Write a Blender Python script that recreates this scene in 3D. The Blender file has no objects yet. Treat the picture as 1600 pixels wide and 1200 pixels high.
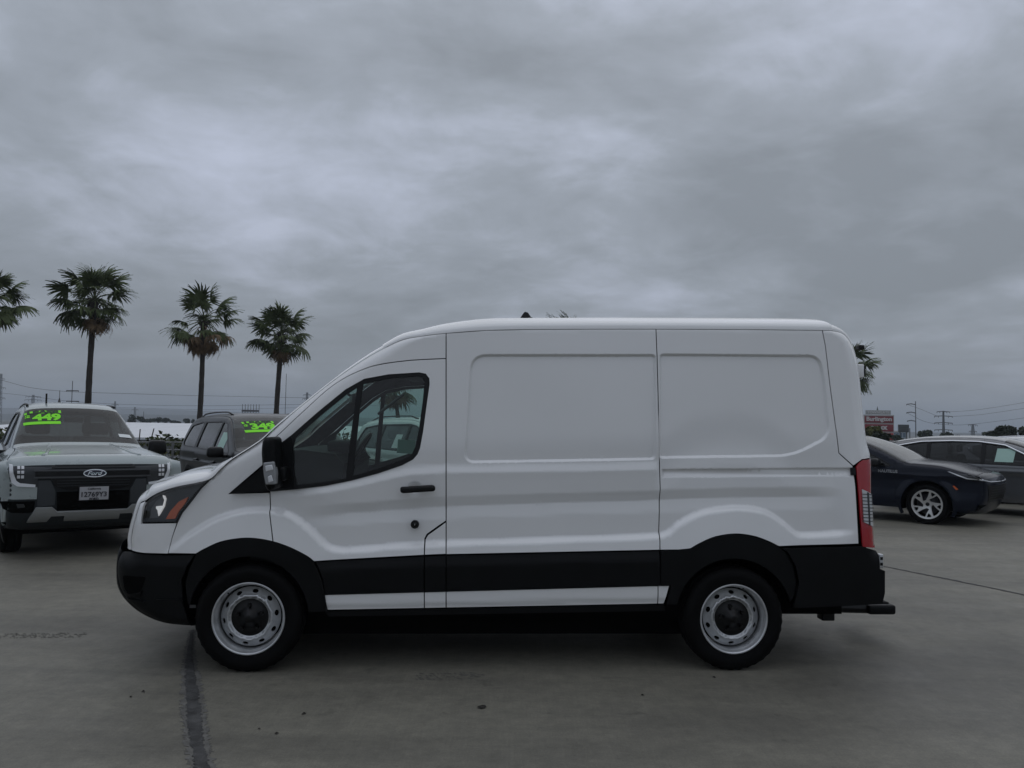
import bpy, math, random
import numpy as np
from mathutils import Vector, Matrix
from mathutils.geometry import delaunay_2d_cdt
random.seed(7)
rng = np.random.default_rng(7)
S = bpy.context.scene
COL = S.collection
R = math.radians

# ------------------------------------------------------------------ camera
F_PX, CAM_H, PITCH, ROLL = 1263.0, 1.645, math.atan(65 / 1263.0), R(1.0)
FWD = np.array([0, math.cos(PITCH), math.sin(PITCH)])
_r0 = np.array([1.0, 0, 0]); _u0 = np.array([0, -math.sin(PITCH), math.cos(PITCH)])
RGT = math.cos(ROLL) * _r0 + math.sin(ROLL) * _u0
UPV = -math.sin(ROLL) * _r0 + math.cos(ROLL) * _u0
CAM = np.array([0, 0, CAM_H])
cd = bpy.data.cameras.new('camera'); cam = bpy.data.objects.new('camera', cd); COL.objects.link(cam)
cd.sensor_width = 36.0; cd.lens = 36.0 * F_PX / 1600.0; cd.clip_start = 0.05; cd.clip_end = 20000
m = Matrix.Identity(4)
for i in range(3):
    m[i][0] = RGT[i]; m[i][1] = UPV[i]; m[i][2] = -FWD[i]; m[i][3] = CAM[i]
cam.matrix_world = m
S.camera = cam

# ------------------------------------------------------------------ world: Nishita sky behind a broken grey cloud deck
SUN_EL, SUN_ROT = R(60), R(20)
W_ = bpy.data.worlds.new('World'); S.world = W_; W_.use_nodes = True
nt = W_.node_tree; N = nt.nodes; L = nt.links; N.clear()
def nd(t, **k):
    n = N.new(t)
    for a, b in k.items(): setattr(n, a, b)
    return n
out = nd('ShaderNodeOutputWorld'); bg = nd('ShaderNodeBackground'); bg.inputs['Strength'].default_value = 0.1
L.new(bg.outputs[0], out.inputs[0])
sky = nd('ShaderNodeTexSky', sky_type='NISHITA'); sky.sun_disc = False
sky.sun_elevation = SUN_EL; sky.sun_rotation = SUN_ROT; sky.altitude = 20; sky.dust_density = 2.0
tc = nd('ShaderNodeTexCoord'); sx = nd('ShaderNodeSeparateXYZ'); L.new(tc.outputs['Generated'], sx.inputs[0])
def mth(op, a, b=None, c=None, clamp=False):
    n = nd('ShaderNodeMath', operation=op); n.use_clamp = clamp
    for i, v in enumerate((a, b, c)):
        if v is None: continue
        if isinstance(v, (int, float)): n.inputs[i].default_value = v
        else: L.new(v, n.inputs[i])
    return n.outputs[0]
zc = mth('MAXIMUM', sx.outputs['Z'], 0.0)
den = mth('ADD', zc, 0.20)
px_ = mth('DIVIDE', sx.outputs['X'], den); py_ = mth('DIVIDE', sx.outputs['Y'], den)
cx = nd('ShaderNodeCombineXYZ'); L.new(px_, cx.inputs[0]); L.new(py_, cx.inputs[1])
def noise(vec, scale, detail, rough, dist=0.0, off=(0, 0, 0)):
    mp = nd('ShaderNodeMapping'); mp.inputs['Location'].default_value = off; L.new(vec, mp.inputs[0])
    n = nd('ShaderNodeTexNoise'); n.inputs['Scale'].default_value = scale; n.inputs['Detail'].default_value = detail
    n.inputs['Roughness'].default_value = rough; n.inputs['Distortion'].default_value = dist
    L.new(mp.outputs[0], n.inputs[0]); return n.outputs[0]
n1 = noise(cx.outputs[0], 0.95, 8, 0.58, 0.35, (9.95, 12.25, 0))
n2 = noise(cx.outputs[0], 3.2, 9, 0.62, 0.5, (3.9, 8.7, 0))
n3 = noise(cx.outputs[0], 0.33, 3, 0.5, 0.0, (1.2, 9.3, 0))
mix = mth('ADD', mth('MULTIPLY', n1, 0.60), mth('ADD', mth('MULTIPLY', n2, 0.21), mth('MULTIPLY', n3, 0.19)))
con = mth('MINIMUM', mth('MULTIPLY_ADD', zc, 4.0, 0.35), 1.0)      # the deck evens out into the distance
mix = mth('ADD', mth('MULTIPLY', mth('SUBTRACT', mix, 0.5), con), 0.5)
rp = nd('ShaderNodeValToRGB'); L.new(mix, rp.inputs[0])
e = rp.color_ramp.elements
e[0].position = 0.41; e[0].color = (0.68, 0.745, 0.825, 1)
e[1].position = 0.605; e[1].color = (1.44, 1.56, 1.88, 1)
k = e.new(0.50); k.color = (0.925, 1.015, 1.15, 1)
# cloud deck: brighter towards the zenith, as every overcast sky is
lum = mth('MULTIPLY_ADD', mth('SQRT', zc), 2.35, 2.42)
vm = nd('ShaderNodeVectorMath', operation='SCALE'); L.new(rp.outputs[0], vm.inputs[0]); L.new(lum, vm.inputs['Scale'])
mx = nd('ShaderNodeMixRGB'); mx.inputs[0].default_value = 0.93
L.new(sky.outputs[0], mx.inputs[1]); L.new(vm.outputs[0], mx.inputs[2]); L.new(mx.outputs[0], bg.inputs[0])
sd = bpy.data.lights.new('sun', 'SUN'); sd.energy = 0.5; sd.angle = R(110); sd.color = (1.0, 0.985, 0.96)
sun = bpy.data.objects.new('sun', sd); COL.objects.link(sun)
_sv = Vector((math.sin(SUN_ROT) * math.cos(SUN_EL), math.cos(SUN_ROT) * math.cos(SUN_EL), math.sin(SUN_EL)))
sun.rotation_euler = _sv.to_track_quat('Z', 'Y').to_euler()
S.view_settings.view_transform = 'Standard'; S.view_settings.look = 'None'
S.view_settings.gamma = 1.0; S.view_settings.use_curve_mapping = False; S.view_settings.exposure = 0.0
S.cycles.max_bounces = 8; S.cycles.transparent_max_bounces = 24

# ------------------------------------------------------------------ projection helpers (photo pixel -> place)
def ray(px, py):
    return ((px - 800.0) / F_PX) * RGT + ((600.0 - py) / F_PX) * UPV + FWD
def at(px, py, Y):
    d = ray(px, py); return CAM + d * (Y / d[1])
def ground(px, py, z=0.0):
    d = ray(px, py); return CAM + d * ((z - CAM_H) / d[2])

# ------------------------------------------------------------------ materials
MATS = {}
def mat(name, col, rough=0.5, metal=0.0, coat=0.0, emit=None, spec=None, alpha=None):
    if name in MATS: return MATS[name]
    m = bpy.data.materials.new(name); m.use_nodes = True; b = m.node_tree.nodes['Principled BSDF']
    b.inputs['Base Color'].default_value = (*col, 1); b.inputs['Roughness'].default_value = rough
    b.inputs['Metallic'].default_value = metal; b.inputs['Coat Weight'].default_value = coat
    b.inputs['Coat Roughness'].default_value = 0.04
    if spec is not None: b.inputs['Specular IOR Level'].default_value = spec
    MATS[name] = m; return m
def vary(m, amt=0.25, scale=6.0, rough_amt=0.12, bump=0.0, detail=5):
    """break up colour and gloss with noise so that nothing is perfectly even"""
    t = m.node_tree; b = t.nodes['Principled BSDF']; c = b.inputs['Base Color'].default_value[:]
    co = t.nodes.new('ShaderNodeTexCoord'); n = t.nodes.new('ShaderNodeTexNoise')
    n.inputs['Scale'].default_value = scale; n.inputs['Detail'].default_value = detail; n.inputs['Roughness'].default_value = 0.62
    t.links.new(co.outputs['Object'], n.inputs[0])
    r = t.nodes.new('ShaderNodeValToRGB'); e = r.color_ramp.elements
    e[0].position = 0.3; e[1].position = 0.7
    e[0].color = (*[v * (1 - amt) for v in c[:3]], 1); e[1].color = (*[min(1, v * (1 + amt)) for v in c[:3]], 1)
    t.links.new(n.outputs[0], r.inputs[0]); t.links.new(r.outputs[0], b.inputs['Base Color'])
    if rough_amt:
        mr = t.nodes.new('ShaderNodeMapRange'); r0 = b.inputs['Roughness'].default_value
        mr.inputs[3].default_value = max(0.02, r0 - rough_amt); mr.inputs[4].default_value = min(1, r0 + rough_amt)
        t.links.new(n.outputs[0], mr.inputs[0]); t.links.new(mr.outputs[0], b.inputs['Roughness'])
    if bump:
        bp = t.nodes.new('ShaderNodeBump'); bp.inputs['Strength'].default_value = bump; bp.inputs['Distance'].default_value = 0.02
        t.links.new(n.outputs[0], bp.inputs['Height']); t.links.new(bp.outputs[0], b.inputs['Normal'])
    return m
def glass(name, tint, refl=1.0, rough=0.0):
    if name in MATS: return MATS[name]
    m = bpy.data.materials.new(name); m.use_nodes = True; t = m.node_tree; t.nodes.clear()
    o = t.nodes.new('ShaderNodeOutputMaterial'); mx = t.nodes.new('ShaderNodeMixShader'); tr = t.nodes.new('ShaderNodeBsdfTransparent')
    gl = t.nodes.new('ShaderNodeBsdfGlossy'); lw = t.nodes.new('ShaderNodeLayerWeight'); pw = t.nodes.new('ShaderNodeMath'); pw.operation = 'POWER'; pw.inputs[1].default_value = 5.0
    fr = t.nodes.new('ShaderNodeMath'); fr.operation = 'MULTIPLY_ADD'; fr.inputs[1].default_value = 0.93; fr.inputs[2].default_value = 0.048
    t.links.new(lw.outputs['Facing'], pw.inputs[0]); t.links.new(pw.outputs[0], fr.inputs[0])
    tr.inputs[0].default_value = (*tint, 1); gl.inputs['Roughness'].default_value = rough; gl.inputs[0].default_value = (refl, refl, refl, 1)
    t.links.new(fr.outputs[0], mx.inputs[0]); t.links.new(tr.outputs[0], mx.inputs[1]); t.links.new(gl.outputs[0], mx.inputs[2])
    t.links.new(mx.outputs[0], o.inputs[0]); MATS[name] = m; return m

WHITE = vary(mat('white_paint', (0.79, 0.79, 0.785), 0.18, coat=1.0), 0.012, 1.3, 0.03)
CLAD = vary(mat('black_cladding', (0.0024, 0.0028, 0.0033), 0.45, spec=.18), 0.3, 5, 0.08)
BLACK = mat('black_trim', (0.004, 0.004, 0.0045), 0.35, spec=.3)
MATTE = mat('matte_black', (0.003, 0.003, 0.003), 0.9, spec=0.05)
RUBBER = vary(mat('tyre_rubber', (0.0028, 0.0028, 0.003), 0.7, spec=.12), 0.4, 9, 0.1)
STEEL = vary(mat('silver_steel', (0.56, 0.57, 0.58), 0.33, 0.65), 0.12, 18, 0.08)
CHROME = mat('chrome', (0.75, 0.76, 0.78), 0.12, 1.0)
ALLOY = mat('machined_alloy', (0.62, 0.62, 0.61), 0.3, 0.7)
DARKALLOY = mat('dark_alloy', (0.02, 0.02, 0.022), 0.35, 0.3)
VGLASS = glass('van_green_glass', (0.60, 0.74, 0.69))
CLEAR = glass('clear_lens', (0.88, 0.88, 0.88))
TINT = glass('tinted_glass', (0.16, 0.17, 0.17))
SCREEN = glass('windscreen_glass', (0.26, 0.31, 0.30))
DASH = vary(mat('dashboard_plastic', (0.008, 0.0085, 0.009), 0.75, spec=.2), 0.2, 8)
LINER = mat('headliner_cloth', (0.12, 0.12, 0.12), 0.95)
SEATM = vary(mat('seat_cloth', (0.022, 0.022, 0.024), 0.9), 0.3, 20)
RED = mat('red_lens', (0.36, 0.006, 0.014), 0.12, coat=0.8)
AMBER = mat('amber_lens', (0.55, 0.10, 0.015), 0.2, coat=0.8)
SILVERLAMP = mat('lamp_reflector', (0.70, 0.71, 0.73), 0.3, 0.3)
BOWL = mat('lamp_bowl', (0.13, 0.135, 0.14), 0.3, 0.4)
LAMPDARK = mat('lamp_housing', (0.045, 0.048, 0.052), 0.3, 0.3)
LED = mat('white_lamp_element', (0.9, 0.9, 0.9), 0.25)
LED.node_tree.nodes['Principled BSDF'].inputs['Emission Color'].default_value = (1, 1, 1, 1); LED.node_tree.nodes['Principled BSDF'].inputs['Emission Strength'].default_value = 0.3   # the running light is on
GREEN = mat('fluorescent_green_vinyl', (0.23, 0.86, 0.006), 0.6)
GREENINK = mat('dark_green_ink', (0.012, 0.03, 0.01), 0.6)
PAPER = mat('paper', (0.72, 0.75, 0.74), 0.8)
PAPERG = mat('sheet_behind_glass', (0.42, 0.62, 0.54), 0.5)
INK = mat('ink', (0.03, 0.03, 0.035), 0.7)

# ------------------------------------------------------------------ object helpers
def meta(o, label=None, cat=None, group=None, kind=None):
    if label: o['label'] = label
    if cat: o['category'] = cat
    if group: o['group'] = group
    if kind: o['kind'] = kind
    return o
def empty(name, loc=(0, 0, 0), rz=0.0, **k):
    o = bpy.data.objects.new(name, None); COL.objects.link(o); o.location = loc; o.rotation_euler = (0, 0, rz)
    o.empty_display_size = 0.2
    return meta(o, **k)
def link(name, me, parent=None, loc=(0, 0, 0), rot=(0, 0, 0), scale=(1, 1, 1), **k):
    o = bpy.data.objects.new(name, me); COL.objects.link(o); o.parent = parent
    o.location = loc; o.rotation_euler = rot; o.scale = scale
    return meta(o, **k)
def mesh(name, V, Fc, m=None, smooth=False, normals=None):
    me = bpy.data.meshes.new(name)
    me.from_pydata([tuple(map(float, v)) for v in V], [], [tuple(int(i) for i in f) for f in Fc])
    if m:
        for q in (m if isinstance(m, (list, tuple)) else [m]): me.materials.append(q)
    if smooth: me.polygons.foreach_set('use_smooth', [True] * len(me.polygons))
    me.update()
    if normals is not None: me.normals_split_custom_set_from_vertices([tuple(map(float, n)) for n in normals])
    return me
def copy_tree(o, parent=None):
    c = o.copy(); COL.objects.link(c); c.parent = parent
    for ch in list(o.children): copy_tree(ch, c)
    return c
class MB:
    """collects simple shapes into one mesh"""
    def __init__(s): s.V = []; s.F = []
    def add(s, V, Fc):
        b = len(s.V); s.V += [tuple(v) for v in V]; s.F += [tuple(i + b for i in f) for f in Fc]; return s
    def box(s, c, d, rz=0.0, taper=1.0, rx=0.0, ry=0.0):
        M = Matrix.Rotation(rz, 3, 'Z') @ Matrix.Rotation(ry, 3, 'Y') @ Matrix.Rotation(rx, 3, 'X'); V = []
        for z in (-.5, .5):
            t = taper if z > 0 else 1
            for x, y in ((-.5, -.5), (.5, -.5), (.5, .5), (-.5, .5)):
                V.append(Vector(c) + M @ Vector((x * d[0] * t, y * d[1] * t, z * d[2])))
        return s.add(V, [(3, 2, 1, 0), (4, 5, 6, 7), (0, 1, 5, 4), (1, 2, 6, 5), (2, 3, 7, 6), (3, 0, 4, 7)])
    def tube(s, pts, r, n=6, cap=True):
        pts = [Vector(p) for p in pts]; V = []; Fc = []; rs = r if isinstance(r, (list, tuple)) else [r] * len(pts)
        for i, p in enumerate(pts):
            t = (pts[min(i + 1, len(pts) - 1)] - pts[max(i - 1, 0)]).normalized()
            a = t.cross(Vector((0, 0, 1)) if abs(t.z) < .9 else Vector((1, 0, 0))).normalized(); b = t.cross(a)
            for k in range(n):
                w = 2 * math.pi * k / n; V.append(p + (a * math.cos(w) + b * math.sin(w)) * rs[i])
        for i in range(len(pts) - 1):
            for k in range(n):
                Fc.append((i * n + k, i * n + (k + 1) % n, (i + 1) * n + (k + 1) % n, (i + 1) * n + k))
        if cap: Fc += [tuple(range(n))[::-1], tuple(range((len(pts) - 1) * n, len(pts) * n))]
        return s.add(V, Fc)
    def build(s, name, m, parent=None, smooth=False, **k): return link(name, mesh(name, s.V, s.F, m, smooth), parent, **k)
def box(name, c, d, m, parent=None, rz=0.0, bev=0.0, taper=1.0, rx=0.0, ry=0.0, **k):
    me = mesh(name, *(lambda b: (b.V, b.F))(MB().box(c, d, rz, taper, rx, ry)), m)
    if bev:
        import bmesh
        bm = bmesh.new(); bm.from_mesh(me)
        bmesh.ops.bevel(bm, geom=bm.edges[:], offset=bev, segments=3, affect='EDGES', profile=0.5)
        for f in bm.faces: f.smooth = True
        bm.to_mesh(me); bm.free()
    return link(name, me, parent, **k)
def lathe(name, prof, seg, m, parent=None, loc=(0, 0, 0), axis='y', smooth=True, a0=0.0, a1=2 * math.pi, **k):
    full = abs(a1 - a0 - 2 * math.pi) < 1e-6; ns = seg if full else seg + 1; V = []; Fc = []
    for j in range(ns):
        a = a0 + (a1 - a0) * j / seg
        for r, h in prof:
            V.append((r * math.cos(a), h, r * math.sin(a)) if axis == 'y' else (r * math.cos(a), r * math.sin(a), h))
    n = len(prof)
    for j in range(seg):
        j2 = (j + 1) % ns
        for i in range(n - 1): Fc.append((j * n + i, j * n + i + 1, j2 * n + i + 1, j2 * n + i))
    me = mesh(name, V, Fc, m, smooth)
    return link(name, me, parent, loc, **k)

# ---- 2D polygon tools
def area(p): return 0.5 * np.sum(p[:, 0] * np.roll(p[:, 1], -1) - np.roll(p[:, 0], -1) * p[:, 1])
def ccw(p):
    p = np.asarray(p, float); return p if area(p) > 0 else p[::-1].copy()
def cr(pts, n=6):
    """Catmull-Rom through points (rows may carry attributes)"""
    p = np.asarray(pts, float); q = np.vstack([2 * p[0] - p[1], p, 2 * p[-1] - p[-2]]); o = []
    for i in range(1, len(q) - 2):
        for t in np.linspace(0, 1, n, endpoint=False):
            a, b, c, d = q[i - 1], q[i], q[i + 1], q[i + 2]
            o.append(.5 * (2 * b + (c - a) * t + (2 * a - 5 * b + 4 * c - d) * t * t + (3 * b - a - 3 * c + d) * t ** 3))
    o.append(p[-1]); return np.array(o)
def crc(pts, n=6):
    """closed Catmull-Rom"""
    p = np.asarray(pts, float); N_ = len(p); o = []
    for i in range(N_):
        a, b, c, d = p[i - 1], p[i], p[(i + 1) % N_], p[(i + 2) % N_]
        for t in np.linspace(0, 1, n, endpoint=False):
            o.append(.5 * (2 * b + (c - a) * t + (2 * a - 5 * b + 4 * c - d) * t * t + (3 * b - a - 3 * c + d) * t ** 3))
    return np.array(o)
def fillet(p, r, n=5):
    p = np.asarray(p, float); o = []; N_ = len(p)
    rr = r if isinstance(r, (list, tuple)) else [r] * N_
    for i in range(N_):
        a, b, c = p[i - 1], p[i], p[(i + 1) % N_]; u = a - b; v = c - b; lu = np.linalg.norm(u); lv = np.linalg.norm(v)
        d = min(rr[i], lu * .45, lv * .45)
        if d < 1e-5: o.append(b); continue
        A = b + u / lu * d; C = b + v / lv * d
        for t in np.linspace(0, 1, n): o.append((1 - t) ** 2 * A + 2 * t * (1 - t) * b + t * t * C)
    return np.array(o)
def densify(p, res):
    o = []
    for i in range(len(p)):
        a, b = p[i], p[(i + 1) % len(p)]; L_ = np.linalg.norm(b - a)
        if L_ < 1e-6: continue
        n = max(1, int(math.ceil(L_ / res)))
        for k in range(n): o.append(a + (b - a) * k / n)
    return np.array(o)
def inset_poly(p, d):
    p = ccw(p); keep = np.linalg.norm(p - np.roll(p, 1, 0), axis=1) > 1e-5; p = p[keep]
    e = np.roll(p, -1, 0) - p; e /= np.linalg.norm(e, axis=1)[:, None]; n = np.stack([-e[:, 1], e[:, 0]], 1)
    m_ = n + np.roll(n, 1, 0); l = np.linalg.norm(m_, axis=1); m_ /= np.maximum(l, 1e-6)[:, None]
    c = np.maximum(np.sum(m_ * n, 1), .45); return p + m_ * (d / c)[:, None]
def inside(P, poly):
    x, y = P[:, 0], P[:, 1]; r = np.zeros(len(P), bool); n = len(poly)
    for i in range(n):
        x1, y1 = poly[i]; x2, y2 = poly[(i + 1) % n]
        if y1 == y2: continue
        c = (y1 > y) != (y2 > y)
        r ^= c & (x < (x2 - x1) * (y - y1) / (y2 - y1) + x1)
    return r
def dist_line(P, line, closed=False, attr=None):
    """distance to polyline, with attribute at the nearest point"""
    A = line if closed else line[:-1]; B = np.roll(line, -1, 0) if closed else line[1:]
    best = np.full(len(P), 1e9); bi = np.zeros(len(P), int); bt = np.zeros(len(P))
    for i in range(len(A)):
        d = B[i] - A[i]; l = d @ d
        if l < 1e-12: continue
        t = np.clip(((P - A[i]) @ d) / l, 0, 1); q = P - (A[i] + t[:, None] * d); s = q[:, 0] ** 2 + q[:, 1] ** 2
        w = s < best; best[w] = s[w]; bi[w] = i; bt[w] = t[w]
    d = np.sqrt(best)
    if attr is None: return d
    return d, attr[bi] * (1 - bt) + attr[(bi + 1) % len(attr)] * bt
def sdist(P, poly):
    d = dist_line(P, poly, True); return np.where(inside(P, poly), d, -d)   # positive inside
def sstep(a, b, x):
    t = np.clip((x - a) / (b - a), 0, 1); return t * t * (3 - 2 * t)
def clip_slab(p, a, b):
    for s, v in ((1, a), (-1, b)):
        if v is None: continue
        o = []; n = len(p)
        for i in range(n):
            q, r = p[i], p[(i + 1) % n]; dq = s * (q[0] - v); dr = s * (r[0] - v)
            if dq >= 0: o.append(q)
            if dq * dr < 0: o.append(q + (r - q) * dq / (dq - dr))
        p = np.array(o)
    return p
def pmesh(name, poly, mapf, m, holes=(), res=.03, extra=None, flange=.015, inset=0.0, sign=1):
    """a panel: 2D outline (u,v), optional holes, triangulated finely, laid on the surface mapf, edges folded inwards; exact normals"""
    poly = ccw(poly); holes = [ccw(h) for h in holes]
    if inset: poly = inset_poly(poly, inset); holes = [inset_poly(h, -inset) for h in holes]
    loops = [densify(poly, res)] + [densify(h, res) for h in holes]
    Bd = np.vstack(loops); lo, hi = poly.min(0), poly.max(0)
    xs = np.arange(lo[0], hi[0], res); ys = np.arange(lo[1], hi[1], res * .87)
    G = []
    if len(xs) and len(ys):
        X, Y = np.meshgrid(xs, ys); X = X + (np.arange(len(ys)) % 2)[:, None] * res * .5; G = np.stack([X.ravel(), Y.ravel()], 1)
    def clear(P, t):
        if len(P) == 0: return P
        k_ = inside(P, poly)
        for h in holes: k_ &= ~inside(P, h)
        P = P[k_]; ok = np.ones(len(P), bool)
        for i in range(0, len(P), 3000):
            d = ((P[i:i + 3000, None, :] - Bd[None]) ** 2).sum(2).min(1); ok[i:i + 3000] = d > t * t
        return P[ok]
    G = clear(np.asarray(G).reshape(-1, 2), res * .5)
    allp = [Bd, G]
    if extra is not None: allp.append(clear(np.asarray(extra), .004))
    P = np.vstack(allp); edges = []; b = 0
    for l in loops:
        n = len(l); edges += [(b + i, b + (i + 1) % n) for i in range(n)]; b += n
    r = delaunay_2d_cdt([Vector(p) for p in P], edges, [], 0, 1e-6)
    C = np.array([tuple(v) for v in r[0]]); T = np.array([f for f in r[2] if len(f) == 3])
    cen = C[T].mean(1); kp = inside(cen, poly)
    for h in holes: kp &= ~inside(cen, h)
    T = T[kp]; e_ = .0012
    def nrm(Q):
        du = mapf(Q + [e_, 0]) - mapf(Q - [e_, 0]); dv = mapf(Q + [0, e_]) - mapf(Q - [0, e_])
        n = np.cross(du, dv); return sign * n / np.maximum(np.linalg.norm(n, axis=1), 1e-12)[:, None]
    V = mapf(C); Nn = nrm(C)
    if sign < 0: T = T[:, ::-1]
    a2 = np.cross(C[T[:, 1]] - C[T[:, 0]], C[T[:, 2]] - C[T[:, 0]])
    fl = (a2 < 0) if sign > 0 else (a2 > 0)
    T[fl] = T[fl][:, ::-1]
    Vs = [V]; Ns = [Nn]; Fs = [tuple(t) for t in T]; base = len(V)
    if flange:
        for l in loops:
            A = mapf(l); n0 = nrm(l); n = len(l)
            Vs += [A, A - n0 * flange]; Ns += [np.zeros((2 * n, 3))]
            for i in range(n):
                j = (i + 1) % n; Fs.append((base + i, base + j, base + n + j, base + n + i))
            base += 2 * n
    return mesh(name, np.vstack(Vs), Fs, m, True, np.vstack(Ns))
def patch(name, poly, mapf, m, parent=None, **k):
    extra_meta = {q: k.pop(q) for q in ('label', 'cat', 'group', 'kind') if q in k}
    return link(name, pmesh(name, poly, mapf, m, **k), parent, **extra_meta)
def text_mesh(s, size, m, mapf, bold=0.0, shear=0.0, width=None, sx=1.0, name='lettering'):
    c = bpy.data.curves.new('t', 'FONT'); c.body = s; c.size = size; c.align_x = 'CENTER'; c.align_y = 'CENTER'; c.offset = bold; c.shear = shear
    c.resolution_u = 3
    o = bpy.data.objects.new('t', c); COL.objects.link(o)
    dg = bpy.context.evaluated_depsgraph_get(); me = bpy.data.meshes.new_from_object(o.evaluated_get(dg))
    bpy.data.objects.remove(o); bpy.data.curves.remove(c)
    v = np.zeros(len(me.vertices) * 3); me.vertices.foreach_get('co', v); v = v.reshape(-1, 3)[:, :2]
    v = v * [sx, 1]
    if width: v = v * (width / max(1e-6, np.ptp(v[:, 0])))
    v = v - (v.max(0) + v.min(0)) / 2
    Fs = [tuple(p.vertices) for p in me.polygons]; bpy.data.meshes.remove(me)
    return mesh(name, mapf(v), Fs, m)
# ------------------------------------------------------------------ the ground: wide terrain, and the raised concrete lot above it
TERR = vary(mat('dry_terrain', (.11, .11, .095), .95), .35, .02, 0)
link('terrain', mesh('terrain', [(-9000, -3000, -4), (9000, -3000, -4), (9000, 12000, -4), (-9000, 12000, -4)], [(0, 1, 2, 3)], TERR), None, kind='structure')
def concrete():
    m = bpy.data.materials.new('lot_concrete'); m.use_nodes = True; t = m.node_tree; b = t.nodes['Principled BSDF']; Lk = t.links.new
    co = t.nodes.new('ShaderNodeTexCoord')
    def nz(scale, detail, rough=.6, vec=(1, 1, 1), rot=0.0, dist=0.0, off=(0, 0, 0)):
        mp = t.nodes.new('ShaderNodeMapping'); mp.inputs['Scale'].default_value = vec; mp.inputs['Rotation'].default_value = (0, 0, rot); mp.inputs['Location'].default_value = off
        Lk(co.outputs['Object'], mp.inputs[0]); n = t.nodes.new('ShaderNodeTexNoise'); n.inputs['Scale'].default_value = scale; n.inputs['Detail'].default_value = detail
        n.inputs['Roughness'].default_value = rough; n.inputs['Distortion'].default_value = dist; Lk(mp.outputs[0], n.inputs[0]); return n.outputs[0]
    def ramp(src, a, b_, ca, cb):
        r = t.nodes.new('ShaderNodeValToRGB'); r.color_ramp.elements[0].position = a; r.color_ramp.elements[1].position = b_
        r.color_ramp.elements[0].color = (*ca, 1); r.color_ramp.elements[1].color = (*cb, 1); Lk(src, r.inputs[0]); return r.outputs[0]
    def mul(a, b_, f=1.0):
        x = t.nodes.new('ShaderNodeMixRGB'); x.blend_type = 'MULTIPLY'; x.inputs[0].default_value = f; Lk(a, x.inputs[1]); Lk(b_, x.inputs[2]); return x.outputs[0]
    c = ramp(nz(.35, 6, .62, off=(3, 1, 0)), .3, .72, (.160, .151, .123), (.212, .199, .158))
    c = mul(c, ramp(nz(2.2, 7, .65), .28, .7, (.84, .84, .845), (1.07, 1.07, 1.06)))
    c = mul(c, ramp(nz(1.1, 5, .6, (.16, 1.0, 1), .12, .4), .34, .56, (.76, .76, .77), (1, 1, 1)))          # sweeping tyre smears
    c = mul(c, ramp(nz(1.6, 4, .55, (.10, 1.0, 1), -.25, .6, (7, 2, 0)), .28, .44, (.80, .80, .81), (1, 1, 1)))
    c = mul(c, ramp(nz(9.0, 9, .72, off=(2, 4, 0)), .30, .68, (.80, .80, .80), (1.14, 1.14, 1.13)))            # mottled grain
    c = mul(c, ramp(nz(45, 4, .7, off=(5, 3, 0)), .22, .40, (.72, .72, .72), (1, 1, 1)))                        # pinholes and specks
    c = mul(c, ramp(nz(5.0, 3, .5, dist=.8, off=(1, 9, 0)), .22, .33, (.66, .66, .66), (1, 1, 1)))            # oily spots
    c = mul(c, ramp(nz(85, 5, .75, off=(8, 6, 0)), .30, .70, (.78, .78, .78), (1.20, 1.20, 1.20)))                 # sandy grain
    c = mul(c, ramp(nz(28, 5, .7, (.45, 1, 1), off=(1, 6, 0)), .30, .70, (.88, .88, .88), (1.10, 1.10, 1.10)))
    c = mul(c, ramp(nz(240, 2, .7), .28, .75, (.80, .80, .80), (1.18, 1.18, 1.18)))                            # grit
    c = mul(c, ramp(nz(70, 2, .6, (1.0, .05, 1)), .3, .7, (.95, .95, .95), (1.05, 1.05, 1.05)))               # broom lines
    # two broad darker patches with uneven edges on the slab
    for (px, py, rad, k_) in ((1500, 1030, 2.0, .64), (1150, 1130, .9, .84)):
        g = ground(px, py); mp = t.nodes.new('ShaderNodeMapping'); mp.vector_type = 'TEXTURE'; mp.inputs['Location'].default_value = (g[0], g[1], 0); mp.inputs['Scale'].default_value = (rad, rad * .55, 3)
        ad_ = t.nodes.new('ShaderNodeMixRGB'); ad_.blend_type = 'ADD'; ad_.inputs[0].default_value = 1.6; nn_ = t.nodes.new('ShaderNodeTexNoise'); nn_.inputs['Scale'].default_value = 1.3; nn_.inputs['Detail'].default_value = 6
        sb_ = t.nodes.new('ShaderNodeVectorMath'); sb_.operation = 'SUBTRACT'; sb_.inputs[1].default_value = (.5, .5, .5); Lk(co.outputs['Object'], nn_.inputs[0]); Lk(nn_.outputs['Color'], sb_.inputs[0])
        sc_ = t.nodes.new('ShaderNodeVectorMath'); sc_.operation = 'MULTIPLY_ADD'; sc_.inputs[1].default_value = (1.6, 1.6, 0); Lk(sb_.outputs[0], sc_.inputs[0]); Lk(co.outputs['Object'], sc_.inputs[2]); Lk(sc_.outputs[0], mp.inputs[0])
        ln_ = t.nodes.new('ShaderNodeVectorMath'); ln_.operation = 'LENGTH'; Lk(mp.outputs[0], ln_.inputs[0]); t.nodes.remove(ad_)
        c = mul(c, ramp(ln_.outputs['Value'], .25, 1.0, (k_, k_, k_ + .01), (1, 1, 1)))
    Lk(c, b.inputs['Base Color'])
    rr = t.nodes.new('ShaderNodeMapRange'); rr.inputs[3].default_value = .46; rr.inputs[4].default_value = .74; Lk(nz(3, 4), rr.inputs[0]); Lk(rr.outputs[0], b.inputs['Roughness'])
    b.inputs['Specular IOR Level'].default_value = .55
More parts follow.
